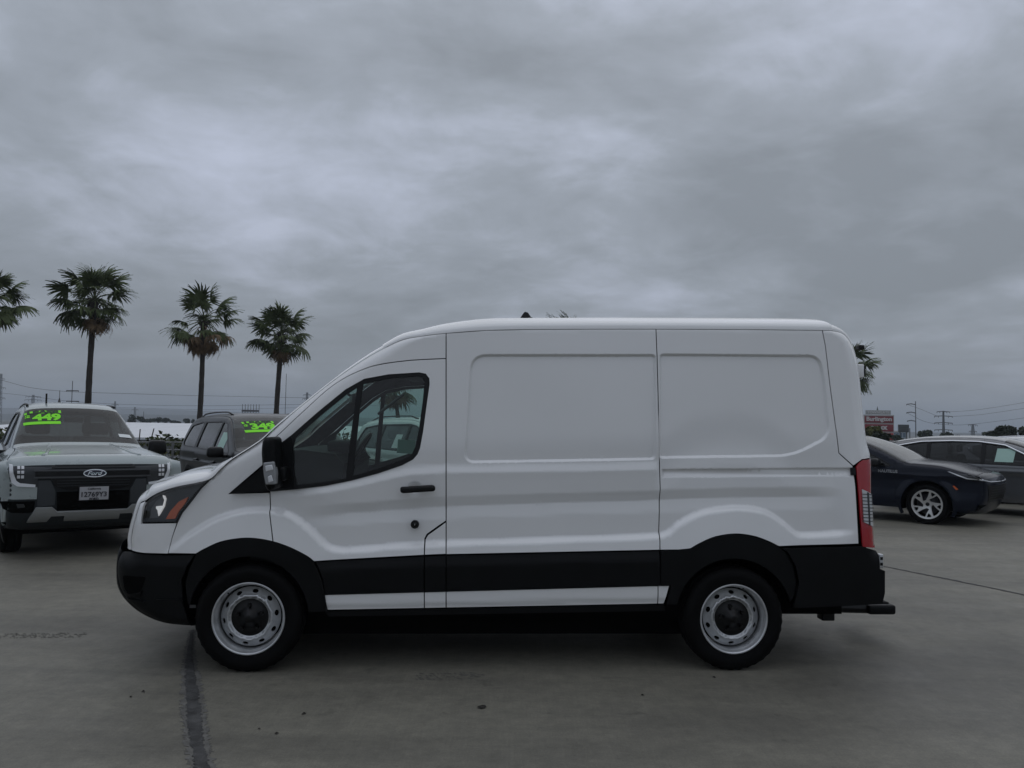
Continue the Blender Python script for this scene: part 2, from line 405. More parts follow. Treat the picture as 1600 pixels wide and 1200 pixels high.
    ad = t.nodes.new('ShaderNodeMath'); ad.operation = 'ADD'; Lk(nz(240, 2, .7), ad.inputs[0]); Lk(nz(70, 2, .6, (1, .05, 1)), ad.inputs[1])
    bp = t.nodes.new('ShaderNodeBump'); bp.inputs['Strength'].default_value = .35; bp.inputs['Distance'].default_value = .004; Lk(ad.outputs[0], bp.inputs['Height']); Lk(bp.outputs[0], b.inputs['Normal'])
    return m
CONC = concrete()
WP = np.array([-7.3, 17.0]); WD = np.array([.82, .572]); WD /= np.linalg.norm(WD); WN = np.array([-WD[1], WD[0]])
wl = lambda s, d=0.0: WP + WD * s + WN * d
a_, b_ = wl(-60, 2.6), wl(90, 2.6)
ring = [(a_[0], a_[1]), (-50, -70), (110, -70), (110, b_[1] - 20), (b_[0], b_[1])]
V = [(x, y, 0) for x, y in ring] + [(x, y, -4.1) for x, y in ring]; n_ = len(ring)
link('parking_lot_ground', mesh('parking_lot_ground', V, [tuple(range(n_))] + [(i, n_ + i, n_ + (i + 1) % n_, (i + 1) % n_) for i in range(n_)], CONC), None, kind='structure')
# tar-filled joint and a crack, thin sheets with ragged edges
TAR = vary(mat('joint_tar', (.062, .061, .060), .85, spec=.3), .5, 9, .1, .3)
DUST = vary(mat('joint_dust', (.20, .195, .18), .95), .3, 20)
def strip(name, pts, wpx, m, z=.004, jag=.3, n=10, **k):
    P = cr(np.array([ground(*p)[:2] for p in pts]), n); Wd = np.interp(np.linspace(0, 1, len(P)), np.linspace(0, 1, len(wpx)), wpx)
    t = np.gradient(P, axis=0); t /= np.linalg.norm(t, axis=1)[:, None]; nn = np.stack([-t[:, 1], t[:, 0]], 1); V = []
    for i in range(len(P)):
        for s_ in (-1, 1): q = P[i] + nn[i] * s_ * Wd[i] * .5 * (1 + jag * rng.uniform(-1, 1)); V.append((q[0], q[1], z))
    return link(name, mesh(name, V, [(2 * i, 2 * i + 1, 2 * i + 3, 2 * i + 2) for i in range(len(P) - 1)], m), None, kind='structure', **k)
strip('tar_joint_edge', [(301, 985), (297, 1012), (296, 1040), (300, 1080), (303, 1120), (308, 1160), (316, 1200), (326, 1245), (335, 1300)], (.05, .075, .115, .13, .11, .125, .11), vary(mat('joint_smudge', (.118, .114, .104), .9), .35, 12), z=.002, n=30, jag=.30)
strip('tar_joint', [(301, 985), (297, 1012), (296, 1040), (300, 1080), (303, 1120), (308, 1160), (316, 1200), (326, 1245), (335, 1300)], (.02, .035, .065, .075, .058, .07, .06), TAR, n=26, jag=.30, z=.005)
strip('joint_crack', [(1375, 884), (1440, 897), (1520, 913), (1610, 932), (1700, 952)], (.03, .05, .04, .03), TAR, jag=.5, n=14)
strip('joint_crack', [(1385, 886.5), (1450, 901), (1540, 920)], (.012, .03, .012), DUST, z=.003, jag=.7, n=14) if False else None
LEAF_LB = {753: 'largest dark scrap of dried leaf on the concrete in front of the van', 475: 'small dark scrap right of the tar joint, below the front door of the van', 432: 'tiny dark speck of leaf low down, right of the tar joint', 224: 'dark speck of leaf left of the tar joint, nearer to it of two', 204: 'dark speck of leaf left of the tar joint, further from it of two', 405: 'tiny dark speck of leaf closest to the right of the tar joint', 1004: 'small dark scrap on bare concrete left of the rear wheel', 1116: 'small dark scrap of leaf right under the rear wheel'}
for (px, py, r) in ((753, 1106, .022), (475, 1116, .010), (432, 1147, .007), (224, 1081, .009), (204, 1090, .007), (405, 1140, .006), (1004, 1087, .008), (1116, 1059, .009)):
    g = ground(px, py); V = []; nn = 9
    for i in range(nn):
        a = 2 * math.pi * i / nn; q = r * rng.uniform(.6, 1.3); V.append((q * math.cos(a) * 1.5, q * math.sin(a), .004 + rng.uniform(0, .3) * r))
    V.append((0, 0, .010 + .3 * r)); o = link('dried_leaf', mesh('dried_leaf', V, [(i, (i + 1) % nn, nn) for i in range(nn)], vary(mat('dead_leaf', (.02, .017, .013), .9), .4, 30)), None, loc=(g[0], g[1], 0), rot=(0, 0, rng.uniform(0, 6)))
    meta(o, LEAF_LB[px], 'debris', 'scraps of dried leaf on the concrete')

PRT = vary(mat('tyre_print', (.128, .124, .106), .9), .3, 30)
for (px, py, L_, ang, n) in ((70, 993, .62, .12, 26), (705, 1057, .45, .10, 20)):
    g = ground(px, py); mb = MB()
    for i in range(n):
        t = (i / n - .5) * L_
        for w in (-.055, -.018, .02, .058):
            if rng.random() < .30: continue
            x_, y_ = t + rng.uniform(-.006, .006), w + rng.uniform(-.006, .006); sx_, sy_ = rng.uniform(.004, .011), rng.uniform(.008, .017)
            V = [(x_ - sx_ + .006, y_ - sy_, .003), (x_ + sx_ + .006, y_ - sy_, .003), (x_ + sx_ - .006, y_ + sy_, .003), (x_ - sx_ - .006, y_ + sy_, .003)]; mb.add(V, [(0, 1, 2, 3)])
    mb.build('tyre_print', PRT, None, loc=(g[0], g[1], 0), rot=(0, 0, ang), kind='stuff')
# ------------------------------------------------------------------ parapet wall, railing and hedge at the far edge of the lot
WALLM = vary(mat('painted_block_wall', (.42, .42, .41), .85), .12, 2.2, .08, .2)
pw = empty('parapet_wall', (*WP, 0), math.atan2(WD[1], WD[0]), label='low pale concrete parapet wall along the far edge of the lot', cat='wall')
for i in range(-5, 12):
    box('wall_panel', (i * 3.0 + 1.5, 0, .31), (2.985, .16, .62), WALLM, pw)
    box('wall_coping', (i * 3.0 + 1.5, 0, .645), (2.992, .22, .05), WALLM, pw, bev=.01)
RAILM = vary(mat('galvanised_rail', (.20, .205, .21), .45, .5), .1, 8)
ra = empty('metal_railing', (*WP, .67), math.atan2(WD[1], WD[0]), label='thin horizontal bar railing standing on the pale parapet wall', cat='railing')
for i in range(-7, 17):
    box('railing_post', (i * 2.0 + .2, 0, .26), (.04, .04, .52), RAILM, ra)
for q, z_ in enumerate((.06, .20, .34, .50)):
    MB().tube([(-15, 0, z_), (34, 0, z_)], .016, 6).build('railing_bar', RAILM, ra)
def leafmat(name, c, amt=.5):
    m = vary(mat(name, c, .6, spec=.25), amt, 3.0, 0); return m
LEAFA = leafmat('hedge_leaf', (.040, .052, .018)); LEAFB = leafmat('dark_leaf', (.022, .032, .014)); LEAFC = leafmat('yellow_green_leaf', (.085, .088, .022)); LEAFD = leafmat('palm_green', (.075, .098, .036)); LEAFE = leafmat('dry_frond', (.17, .115, .065)); BARK = vary(mat('palm_bark', (.040, .033, .027), .9), .4, 5, .1, .6); BARK2 = vary(mat('tree_bark', (.05, .04, .03), .9), .4, 6)
def leaves(n, fpos, size, m, name, parent=None, asp=.5, **k):
    V = np.zeros((n * 4, 3)); P = fpos(n); d = rng.normal(size=(n, 3)); d /= np.linalg.norm(d, axis=1)[:, None]; e = np.cross(d, rng.normal(size=(n, 3))); e /= np.linalg.norm(e, axis=1)[:, None]
    s = size * rng.uniform(.6, 1.4, (n, 1)); V[0::4] = P - d * s; V[1::4] = P + e * s * asp; V[2::4] = P + d * s; V[3::4] = P - e * s * asp
    Fs = np.arange(n * 4).reshape(n, 4); return link(name, mesh(name, V, Fs, m), parent, **k)
hd = empty('hedge', (*wl(0, 1.0), 0), math.atan2(WD[1], WD[0]), label='olive green hedge growing behind the bar railing', cat='hedge')
def hpos(n):
    x = rng.uniform(-9, 22, n); y = rng.uniform(-.55, .9, n); z = rng.uniform(.05, 1, n) ** .7
    top = 1.12 + .20 * np.sin(x * 1.7) + .14 * np.sin(x * 4.1 + 1) + .05 * rng.normal(size=n) * (rng.random(n) < .3)
    return np.stack([x, y, z * top], 1)
leaves(15000, hpos, .06, LEAFA, 'foliage', hd); leaves(4000, hpos, .07, LEAFC, 'new_growth', hd, asp=.35)
sb = MB()
for i in range(70):
    x = rng.uniform(-9, 22); sb.tube([(x, rng.uniform(-.3, .6), 0), (x + rng.uniform(-.2, .2), rng.uniform(-.3, .6), rng.uniform(.9, 1.45))], .012, 4)
sb.build('twigs', BARK2, hd, kind='stuff')

# ------------------------------------------------------------------ fan palms
def frond_mesh(seed, m, dead=False):
    r = np.random.default_rng(seed); V = []; Fs = []
    Lp = .60; sag = .10 if not dead else .25
    pt = [(Lp * t, 0, .06 * math.sin(t * 3) - sag * t * t) for t in np.linspace(0, 1, 4)]
    for x, y, z in pt: V += [(x, -.014, z), (x, .014, z), (x, 0, z - .018)]
    for i in range(3):
        for a, b in ((0, 1), (1, 2), (2, 0)): Fs.append((i * 3 + a, i * 3 + b, i * 3 + 3 + b, i * 3 + 3 + a))
    cx_, _, cz = pt[-1]; n = 36
    for k in range(n):
        a = R(-112 + 224 * (k + .5) / n + r.uniform(-5, 5)); ln = (.40 + .17 * math.cos(a)) * r.uniform(.72, 1.2); d = np.array([math.cos(a), math.sin(a), 0]); s = np.array([-math.sin(a), math.cos(a), 0])
        drp = r.uniform(.18, .42) * (1.8 if dead else 1) ; b = len(V); up = .10 * math.cos(a)
        for t, w in ((.02, .006), (.40, .024), (.70, .017), (1.0, .002)):
            zz = cz + up * t - drp * max(0, t - .30) ** 1.7 * 1.15; p = np.array([cx_, 0, 0]) + d * ln * t * (1 - .18 * t * (2 if dead else 1)) + s * r.uniform(-.012, .012)
            V.append(tuple(p - s * w + [0, 0, zz])); V.append(tuple(p + s * w + [0, 0, zz + .014]))
        for q in range(3): Fs.append((b + 2 * q, b + 2 * q + 1, b + 2 * q + 3, b + 2 * q + 2))
    return mesh('frond', V, Fs, m)
FR = [frond_mesh(i, LEAFD) for i in range(5)]; FRD = [frond_mesh(50 + i, LEAFE, True) for i in range(3)]
def palm(label, hub, trunk, rpx, Y, ng=34, nb=8, tw=10, boots=0, seed=0, spread=1.0):
    r = np.random.default_rng(seed); H = at(*hub, Y); T = at(*trunk, Y); dirv = (T - H) / abs(T[2] - H[2]); B = H + dirv * (H[2] + 4.0)
    k_ = Y / F_PX; Rm = rpx * k_; root = empty('palm_tree', (B[0], B[1], -4.0), 0, label=label, cat='palm tree', group='tall fan palms beyond the lot')
    h = H - np.array([B[0], B[1], -4.0]); rt = tw * k_ / 2; pts = []; rs = []
    for t in np.linspace(0, 1, 40):
        p = h * t; p = p + np.array([.25 * math.sin(t * math.pi) * (1 if seed % 2 else -1) * .6, 0, 0]); pts.append(p); rs.append(rt * (1.25 - .3 * t) * (1 + .07 * r.uniform(-1, 1)) * (1 + (.35 * boots if t > .90 else 0)))
    MB().tube(pts, rs, 9).build('trunk', BARK, root, smooth=False)
    nb_ = MB()
    for q in range(26 + 30 * boots):
        t = r.uniform(.86 if boots else .93, .995); p = h * t; a = r.uniform(0, 6.28); w = rt * (1.1 + .4 * boots); o = p + np.array([math.cos(a) * w, math.sin(a) * w, 0]); nb_.tube([o, o + np.array([math.cos(a) * .14, math.sin(a) * .14, .22])], [.05, .02], 4)
    nb_.build('leaf_bases', BARK, root, kind='stuff')
    for i in range(ng + nb):
        dead = i >= ng or (seed == 3 and 8 < i < 22 and i % 3 == 0)
        if dead and i < ng: el_ = R(r.uniform(-25, 35)); sc = Rm * r.uniform(.7, .95)
        elif dead: el_ = R(r.uniform(-80, -35)); sc = Rm * r.uniform(.62, .85)
        else:
            u = (i + .5) / ng; el_ = R(84 - 128 * u ** .8 + r.uniform(-14, 14)); sc = Rm * r.uniform(.74, 1.16) * spread
        az = i * 2.39996 + r.uniform(-.35, .35)
        me = (FRD if dead else FR)[int(r.integers(0, 3 if dead else 5))]
        o = link('dry_frond' if dead else 'frond', me, root, loc=tuple(h + np.array([0, 0, -.03 * i * Rm / ng - (.12 * Rm if dead else 0)])), scale=(sc / 1.05,) * 3)
        o.rotation_mode = 'XYZ'; o.rotation_euler = (r.uniform(-.5, .5), -el_, az)
    return root
palm('fan palm cut by the left edge of the photo', (-12, 464), (-18, 650), 60, 36, 34, 8, 9, 0, 1)
palm('tallest fan palm with a thick collar of leaf bases, above the grey-green pickup', (148, 468), (142, 640), 63, 40, 36, 7, 8.5, 1, 2)
palm('leaning fan palm with many brown dry fronds', (318, 502), (307, 660), 60, 42, 28, 16, 7.5, 0, 3)
palm('fan palm with a compact bright crown, left of the windscreen of the van', (441, 522), (435, 655), 51, 50, 36, 6, 7.5, 0, 4)
palm('fan palm whose skirt shows through the cab window of the van', (614, 592), (620, 665), 50, 55, 26, 16, 6, 0, 5)
palm('fan palm whose top tips just show over the roof of the van', (893, 538), (895, 670), 51, 58, 32, 5, 8, 0, 6)
palm('fan palm half hidden behind the rear corner of the van', (1328, 578), (1330, 680), 48, 62, 30, 10, 8, 0, 7)

# ------------------------------------------------------------------ far side: white warehouse, trees, poles, pylons, hills
WHB = vary(mat('warehouse_white', (.72, .73, .75), .8), .04, .3)
pe0, pe1, pr = at(40, 683, 100), at(760, 689, 100), at(400, 661.5, 140); ze = float(at(260, 684, 100)[2]) + 4; zr = float(at(260, 661, 140)[2]) + 4
wb = empty('warehouse', ((pe0[0] + pe1[0]) / 2 - 6, 100, -4), 0, label='long low warehouse with a broad white roof beyond the hedge', cat='building'); wW = (pe1[0] - pe0[0]) * 1.45
box('wall', (0, 42, ze / 2 - .2), (wW - 1.2, 82, ze - .4), WHB, wb)
for s0, s1, y0_, y1_ in ((-.15, .15, 0, 0),):
    n = 16
    for q in range(n):
        x0_, x1_ = -wW / 2 + q * wW / n, -wW / 2 + (q + 1) * wW / n - .05
        link('roof_panel', mesh('roof_panel', [(x0_, 0, ze), (x1_, 0, ze), (x1_, 41, zr), (x0_, 41, zr), (x1_, 84, ze), (x0_, 84, ze), (x0_, 0, ze - .2), (x1_, 0, ze - .2)], [(0, 1, 2, 3), (3, 2, 4, 5), (6, 7, 1, 0)], WHB), wb)
box('gutter', (0, -.18, ze - .15), (wW, .3, .28), mat('gutter_white', (.62, .63, .65), .6), wb); box('door_band', (0, .55, ze - 1.3), (wW * .94, .08, 1.4), mat('band_grey', (.16, .16, .17), .8), wb)  # band below the gutter in one even grey
def tree(label, px, pyb, pyt, wpx, Y, n, leaf, m, group=None, bz=-4.0, seed=0, name='tree'):
    r = np.random.default_rng(seed); k_ = Y / F_PX; c = at(px, (pyb + pyt) / 2, Y); zt = at(px, pyt, Y)[2]; zb = at(px, pyb, Y)[2]; root = empty(name, (c[0], Y, bz), 0, label=label, cat='tree', group=group)
    hw = wpx * k_ / 2; hh = max(.5, (zt - zb) / 2); zc_ = (zt + zb) / 2 - bz
    lobes = [(r.uniform(-.6, .6) * hw, r.uniform(-.5, .5) * hw, zc_ + r.uniform(-.4, .55) * hh, r.uniform(.35, .6)) for _ in range(9)]
    def fp(n_):
        i = r.integers(0, 9, n_); L_ = np.array(lobes)[i]; d = r.normal(size=(n_, 3)); d /= np.linalg.norm(d, axis=1)[:, None]; q = r.uniform(.55, 1, (n_, 1))
        return np.stack([L_[:, 0], L_[:, 1], L_[:, 2]], 1) + d * q * (L_[:, 3] * np.array([[hw], [hw], [hh]])).T
    leaves(n, fp, leaf, m, 'crown', root, asp=.6)
    MB().tube([(0, 0, 0), (.1 * hw, 0, zc_ * .6), (0, .1, zc_)], [hw * .10 + .08, hw * .07 + .05, .05], 6).build('trunk', BARK2, root)
    for q in range(3): L_ = lobes[q]; MB().tube([(.05 * hw, 0, zc_ * .6), (L_[0], L_[1], L_[2])], [hw * .05 + .03, .02], 5).build('limb', BARK2, root)
    return root
far = [(207, 662, 646, 16, 260, 'dark round-topped tree nearest to the right pillar of the pickup'), (219, 662, 650, 14, 255, 'dark tree second in line over the white warehouse'), (233, 662, 654, 22, 265, 'broad low dark bush over the white warehouse'), (246, 661, 652, 16, 250, 'brownish dark tree over the middle of the white warehouse'), (259, 662, 653, 14, 258, 'small dark tree over the middle of the white warehouse'), (276, 662, 657, 20, 270, 'lowest dark shrub over the white warehouse'), (292, 663, 653, 10, 262, 'narrow dark tree left of the leaning palm trunk'), (301, 663, 655, 8, 256, 'slim dark tree touching the leaning palm trunk'), (345, 664, 655, 30, 280, 'dark tree behind the roof of the dark grey SUV')]
for i, (px, b_, t_, w_, Y, lb) in enumerate(far): tree(lb, px, b_, t_, w_, Y, 420, .34, LEAFB, 'trees over the white warehouse', seed=20 + i)
tree('yellow-green bushy tree in front of the red roadside sign', 1367, 694, 663, 34, 70, 1500, .16, LEAFC, seed=40); tree('dark green shrub at the foot of the red roadside sign', 1374, 694, 676, 30, 66, 1100, .14, LEAFB, seed=41)
tree('dark feathery tree beside the three-armed pole', 1447, 692, 672, 22, 160, 700, .3, LEAFB, seed=42, group='trees beyond the right-hand cars'); tree('low dark round tree under the steel pylon', 1481, 692, 676, 26, 150, 700, .3, LEAFB, seed=43, group='trees beyond the right-hand cars')
tree('large dark tree mass at the right edge', 1572, 700, 664, 52, 85, 2200, .2, LEAFB, seed=44, group='trees beyond the right-hand cars'); tree('dark tree cut by the right edge', 1606, 700, 662, 40, 90, 1500, .2, LEAFB, seed=45, group='trees beyond the right-hand cars'); tree('small dark tree left of the large tree mass', 1550, 698, 672, 26, 95, 900, .2, LEAFB, seed=46, group='trees beyond the right-hand cars')
tree('low dark shrub between the red sign and the billboard', 1400, 692, 680, 22, 120, 500, .2, LEAFB, seed=47)
STEELG = mat('pylon_steel', (.10, .105, .11), .6, .3); POLEM = vary(mat('pole_wood', (.045, .04, .036), .9), .2, 4)
def pole(label, px, pyt, pyb, Y, wpx, arms=(), m=POLEM, group=None, cone=False):
    t = at(px, pyt, Y); k_ = Y / F_PX; root = empty('utility_pole', (t[0], Y, -4), 0, label=label, cat='pole', group=group); r = wpx * k_ / 2; h = t[2] + 4
    MB().tube([(0, 0, 0), (0, 0, h)], [r * 1.15, r * .8], 8).build('post', m, root)
    for (y_, x0, x1, up) in arms:
        z_ = at(px, y_, Y)[2] + 4; MB().tube([(x0 * k_, 0, z_), ((x0 + x1) / 2 * k_, 0, z_ + up * k_), (x1 * k_, 0, z_ - .3 * up * k_)], .09 * Y / 200 + .03, 5).build('crossarm', m, root)
        for q in (x0, x1): MB().tube([(q * k_, 0, z_), (q * k_, 0, z_ - 1.6 * k_)], .07, 4).build('insulator', m, root)
    if cone: MB().tube([(0, 0, at(px, 629, Y)[2] + 4), (0, 0, at(px, 621, Y)[2] + 4)], [2.2 * k_, .4 * k_], 6).build('post_collar', m, root)
    return root
pole('short dark post with a flared foot rising over the pickup roof', 93.5, 610, 660, 130, 1.0, cone=True); pole('slim wooden utility pole with crossarms, left of the tallest palm', 113.5, 595, 660, 180, 1.2, [(610.5, -9, 10, 0), (627, -8, 11, 0)])
pole('thin tall mast right of the compact palm', 447.5, 584, 660, 90, .9); pole('thin pole behind the dark trees over the warehouse', 224.5, 643, 664, 240, .8)
pole('tall grey steel pole with three arms reaching to the left', 1430.5, 627, 690, 200, 1.5, [(632, -14, 0, 1), (645, -14, 0, 1), (658, -13, 0, 1)], STEELG)
def pylon(label, px, pyt, pyb, Y, wpx, arms, m=STEELG, group='steel power pylons'):
    t = at(px, pyt, Y); k_ = Y / F_PX; root = empty('power_pylon', (t[0], Y, -4), 0, label=label, cat='pylon', group=group); h = t[2] + 4; hw = wpx * k_ / 2; th = .10 + Y * .00022
    for a, b in ((-1, -1), (1, -1), (1, 1), (-1, 1)): MB().tube([(a * hw, b * hw, 0), (a * hw * .35, b * hw * .35, h)], th, 4).build('pylon_leg', m, root)
    br = MB(); n = 9
    for i in range(n):
        z0, z1 = h * i / n, h * (i + 1) / n; w0, w1 = hw * (1 - .65 * i / n), hw * (1 - .65 * (i + 1) / n)
        for s_ in (-1, 1): br.tube([(-w0, s_ * w0, z0), (w1, s_ * w1, z1)], th * .55, 4); br.tube([(w0, s_ * w0, z0), (-w1, s_ * w1, z1)], th * .55, 4)
    br.build('bracing', m, root, kind='stuff')
    for (y_, w_) in arms:
        z_ = at(px, y_, Y)[2] + 4; MB().tube([(-w_ * k_, 0, z_), (0, 0, z_ + .8 * k_), (w_ * k_, 0, z_)], th * .9, 4).build('crossarm', m, root)
        for q in (-1, -.55, .55, 1): MB().tube([(q * w_ * k_, 0, z_), (q * w_ * k_, 0, z_ - 2.2 * k_)], th * .6, 4).build('insulator', m, root)
    return root
pylon('large steel pylon with four crossarms over the roof of the grey crossover', 1474, 642, 690, 300, 3.0, [(643.5, 10), (650.5, 14), (661, 14), (672, 14)])
pylon('smaller distant pylon right of the large steel pylon', 1520, 663, 690, 480, 5.0, [(664, 7), (674, 6), (683, 6)])
pylon('small faint pylon with a single arm between two larger ones', 1496, 679, 692, 520, 1.4, [(680, 4)])
pylon('tall faint pylon at the left edge', 2, 584, 660, 700, 5, [(592, 6), (606, 8), (622, 8)]); pylon('faint stub of a pylon over the pickup windscreen', 52, 617, 660, 800, 6, [(620, 12), (625, 13)])
pylon('faint slim pylon right of the tallest palm', 180, 627, 660, 900, 3, [(632, 5)]); pylon('faint pylon beside the windscreen pillar of the van', 480, 613, 668, 700, 5, [(617, 6), (623, 7), (629, 6)])
pylon('tiny faint pylon over the dark warehouse trees', 211, 636, 662, 1000, 3, [(640, 5)])
WIRE = mat('wire', (.05, .05, .055), .6)
def wire(label, pts, Y, r=.05, m=WIRE):
    P = np.array([at(a, b, Y) for a, b in pts]); mid = P.mean(0); o = MB().tube([tuple(p - mid) for p in cr(P, 6)], r, 4).build('power_line', m, loc=tuple(mid)); meta(o, label, 'wire', 'overhead power lines')
wire('overhead wire sagging from the left edge over the pickup', [(-20, 588), (10, 596), (50, 606), (110, 612), (200, 615), (300, 618)], 180, .035); wire('overhead wire running behind the leaning palm trunk', [(300, 618), (400, 620), (500, 622), (600, 624)], 180, .03)
wire('second overhead wire from the left edge, lower down', [(-20, 612), (40, 618), (110, 627), (200, 632), (320, 634), (480, 632), (600, 634)], 200, .03); wire('lowest faint overhead wire across the left side', [(110, 634), (200, 637), (330, 640), (500, 636)], 260, .03)
wire('upper wire rising from the large pylon to the right edge', [(1474, 644), (1520, 641), (1570, 634), (1640, 622)], 300, .05); wire('lower wire rising from the large pylon to the right edge', [(1484, 651), (1530, 648), (1580, 641), (1640, 632)], 300, .05); wire('wire slung between the three-armed pole and the large pylon', [(1418, 632), (1440, 640), (1464, 650)], 250, .04)
wire('wire running right from the three-armed pole over the crossover', [(1417, 645), (1450, 660), (1500, 664), (1560, 658), (1640, 648)], 250, .04)
# rooftop letters far behind the dark grey SUV
rs = at(391, 649, 220); rt_ = empty('rooftop_sign', (rs[0], 220, rs[2]), 0, label='dark two-row rooftop sign on a distant roof, above the dark grey SUV', cat='sign'); kk = 220 / F_PX
for q in range(2): link('lettering', text_mesh('STADIUM' if False else 'HHHHHH', 3.2 * kk, mat('sign_dark', (.05, .05, .055), .7), lambda v, q=q: np.stack([v[:, 0], 0 * v[:, 0], v[:, 1] + (2.4 + 4.6 * q) * kk], 1), .02, width=27 * kk), rt_) if False else box('sign_row', (0, 0, (2.4 + 4.6 * q) * kk), (27 * kk, .3, 3.0 * kk), mat('sign_dark', (.06, .06, .065), .7), rt_)
for q in range(7): box('sign_post', ((-13 + q * 4.33) * kk, .25, 1.5 * kk), (.5 * kk, .2, 9 * kk + 4), mat('sign_dark', (.06, .06, .065), .7), rt_)
# ------------------------------------------------------------------ roadside sign tower, billboard, glass building on the right
SY = 150; kk = SY / F_PX; c = at(1374, 688, SY); sg_ = empty('roadside_sign', (c[0], SY, -4), R(-12), label='red and white roadside shopping sign tower behind the rear corner of the van', cat='sign')
zz = lambda py: at(1374, py, SY)[2] + 4
SRED = mat('sign_red', (.20, .008, .018), .5); SWH = mat('sign_white', (.55, .53, .52), .6)
box('sign_pylon', (0, .5, zz(648) / 2), (43 * kk, .8, zz(648)), mat('sign_frame', (.40, .36, .35), .6), sg_)
def spanel(py0, py1, x0, x1, m, txt=None, tw=None, bold=.02, col=SWH, dz=0):
    o = box('sign_panel', ((x0 + x1) / 2 * kk, .05, (zz(py0) + zz(py1)) / 2), ((x1 - x0) * kk, .16, abs(zz(py0) - zz(py1))), m, sg_, bev=.03)
    if txt: link('lettering', text_mesh(txt, 7 * kk, col, lambda v: np.stack([v[:, 0] + (x0 + x1) / 2 * kk, 0 * v[:, 0] - .06, v[:, 1] + (zz(py0) + zz(py1)) / 2 + dz], 1), bold, width=tw * kk), o)
spanel(650.5, 660.5, -21, 20.5, SRED, 'Burlington', 37, .035); spanel(663, 674, -21, 20.5, SRED, 'maxx', 25, .05); spanel(676.5, 687, -21, 20.5, mat('sign_bright_red', (.36, .012, .02), .5))
spanel(641, 647.5, -20, 17, mat('sign_cap', (.36, .37, .36), .6), 'TOWNGATE', 32, .02, mat('sign_letters_grey', (.62, .60, .60), .6))
box('sign_stripe', (0, .03, zz(649)), (43 * kk, .2, 1.2 * kk), SWH, sg_); MB().tube([(-2 * kk, .3, zz(642)), (-2 * kk, .3, zz(635))], [1.6 * kk, .2 * kk], 6).build('finial', mat('finial_green', (.06, .08, .075), .6), sg_)
c = at(1412, 669, 170); kb = 170 / F_PX; bb = empty('billboard', (c[0], 170, -4), 0, label='dark rectangular billboard on posts beside the three-armed pole', cat='billboard'); zq = lambda py: at(1412, py, 170)[2] + 4
box('billboard_face', (0, 0, (zq(664) + zq(675)) / 2), (15 * kb, .5, 11 * kb), mat('billboard_face', (.035, .04, .04), .6), bb); box('billboard_frame', (0, .1, (zq(664) + zq(675)) / 2), (16 * kb, .4, 12 * kb), mat('billboard_frame', (.10, .10, .11), .6), bb)
for q in range(3): box('billboard_line', (0, -.27, zq(666.5 + q * 2.6)), (12 * kb, .04, .5 * kb), mat('billboard_text', (.12, .12, .12), .7), bb)
for q in (-5, 5): box('billboard_post', (q * kb, .2, zq(675) / 2), (.8 * kb, .4, zq(675)), STEELG, bb)
pole('short dark post with a lamp head right of the billboard', 1421.5, 669, 690, 160, 1.6)
c = at(1409, 684, 190); kg = 190 / F_PX; gb = empty('glass_building', (c[0], 194, -4), 0, label='pale blue glazed building under the billboard', cat='building'); zg = lambda py: at(1409, py, 190)[2] + 4
box('wall', (0, 2, zg(674.5) / 2), (28 * kg, 8, zg(674.5)), mat('pale_wall', (.42, .46, .50), .7), gb); box('roof', (0, 2, zg(674)), (29 * kg, 8.4, .3), SWH, gb)
for q in range(5): box('window', ((-10.5 + q * 5.2) * kg, -2.02, zg(680)), (3.8 * kg, .1, 7 * kg), mat('window_blue', (.12, .17, .22), .15), gb)
# ------------------------------------------------------------------ hills on the horizon
def hills(name, Y, pts, m, seed):
    r = np.random.default_rng(seed); q = np.array(pts, float); xs = np.linspace(q[0, 0], q[-1, 0], 160); ys = np.interp(xs, q[:, 0], q[:, 1]) + np.convolve(r.normal(size=170) * .8, np.ones(11) / 11, 'valid'); V = []
    for x, y in zip(xs, ys): t = at(x, y, Y); V += [(t[0] * .93, Y * .93, -4), (t[0] * .965, Y * .965, t[2] * .55), (t[0], Y, t[2]), (t[0] * 1.05, Y * 1.05, -4)]
    link(name, mesh(name, V, [(4 * i + j, 4 * i + j + 1, 4 * i + 5 + j, 4 * i + 4 + j) for i in range(159) for j in range(3)], m, True), None, kind='structure')
HILL = vary(mat('hill_scrub', (.055, .062, .060), .95), .3, .01)
hills('hills', 2600, [(-200, 636), (0, 637), (150, 637), (230, 639), (330, 642), (430, 646), (520, 651), (640, 656), (800, 660), (1000, 666), (1400, 674), (1800, 682)], HILL, 3)
hills('low_hills', 1600, [(-200, 646), (100, 647), (220, 648), (300, 649), (420, 652), (600, 659), (800, 664), (1200, 671), (1800, 682)], HILL, 5)
# thin haze: one closed box of air round the whole place
hz = bpy.data.materials.new('haze'); hz.use_nodes = True; t = hz.node_tree; t.nodes.clear(); o_ = t.nodes.new('ShaderNodeOutputMaterial'); v_ = t.nodes.new('ShaderNodeVolumePrincipled')
v_.inputs['Color'].default_value = (.80, .88, .97, 1); v_.inputs['Density'].default_value = .00045; v_.inputs['Anisotropy'].default_value = 0.0; t.links.new(v_.outputs[0], o_.inputs['Volume'])
MB().box((0, 4500, 47.5), (20000, 17000, 105)).build('haze', hz, kind='stuff')
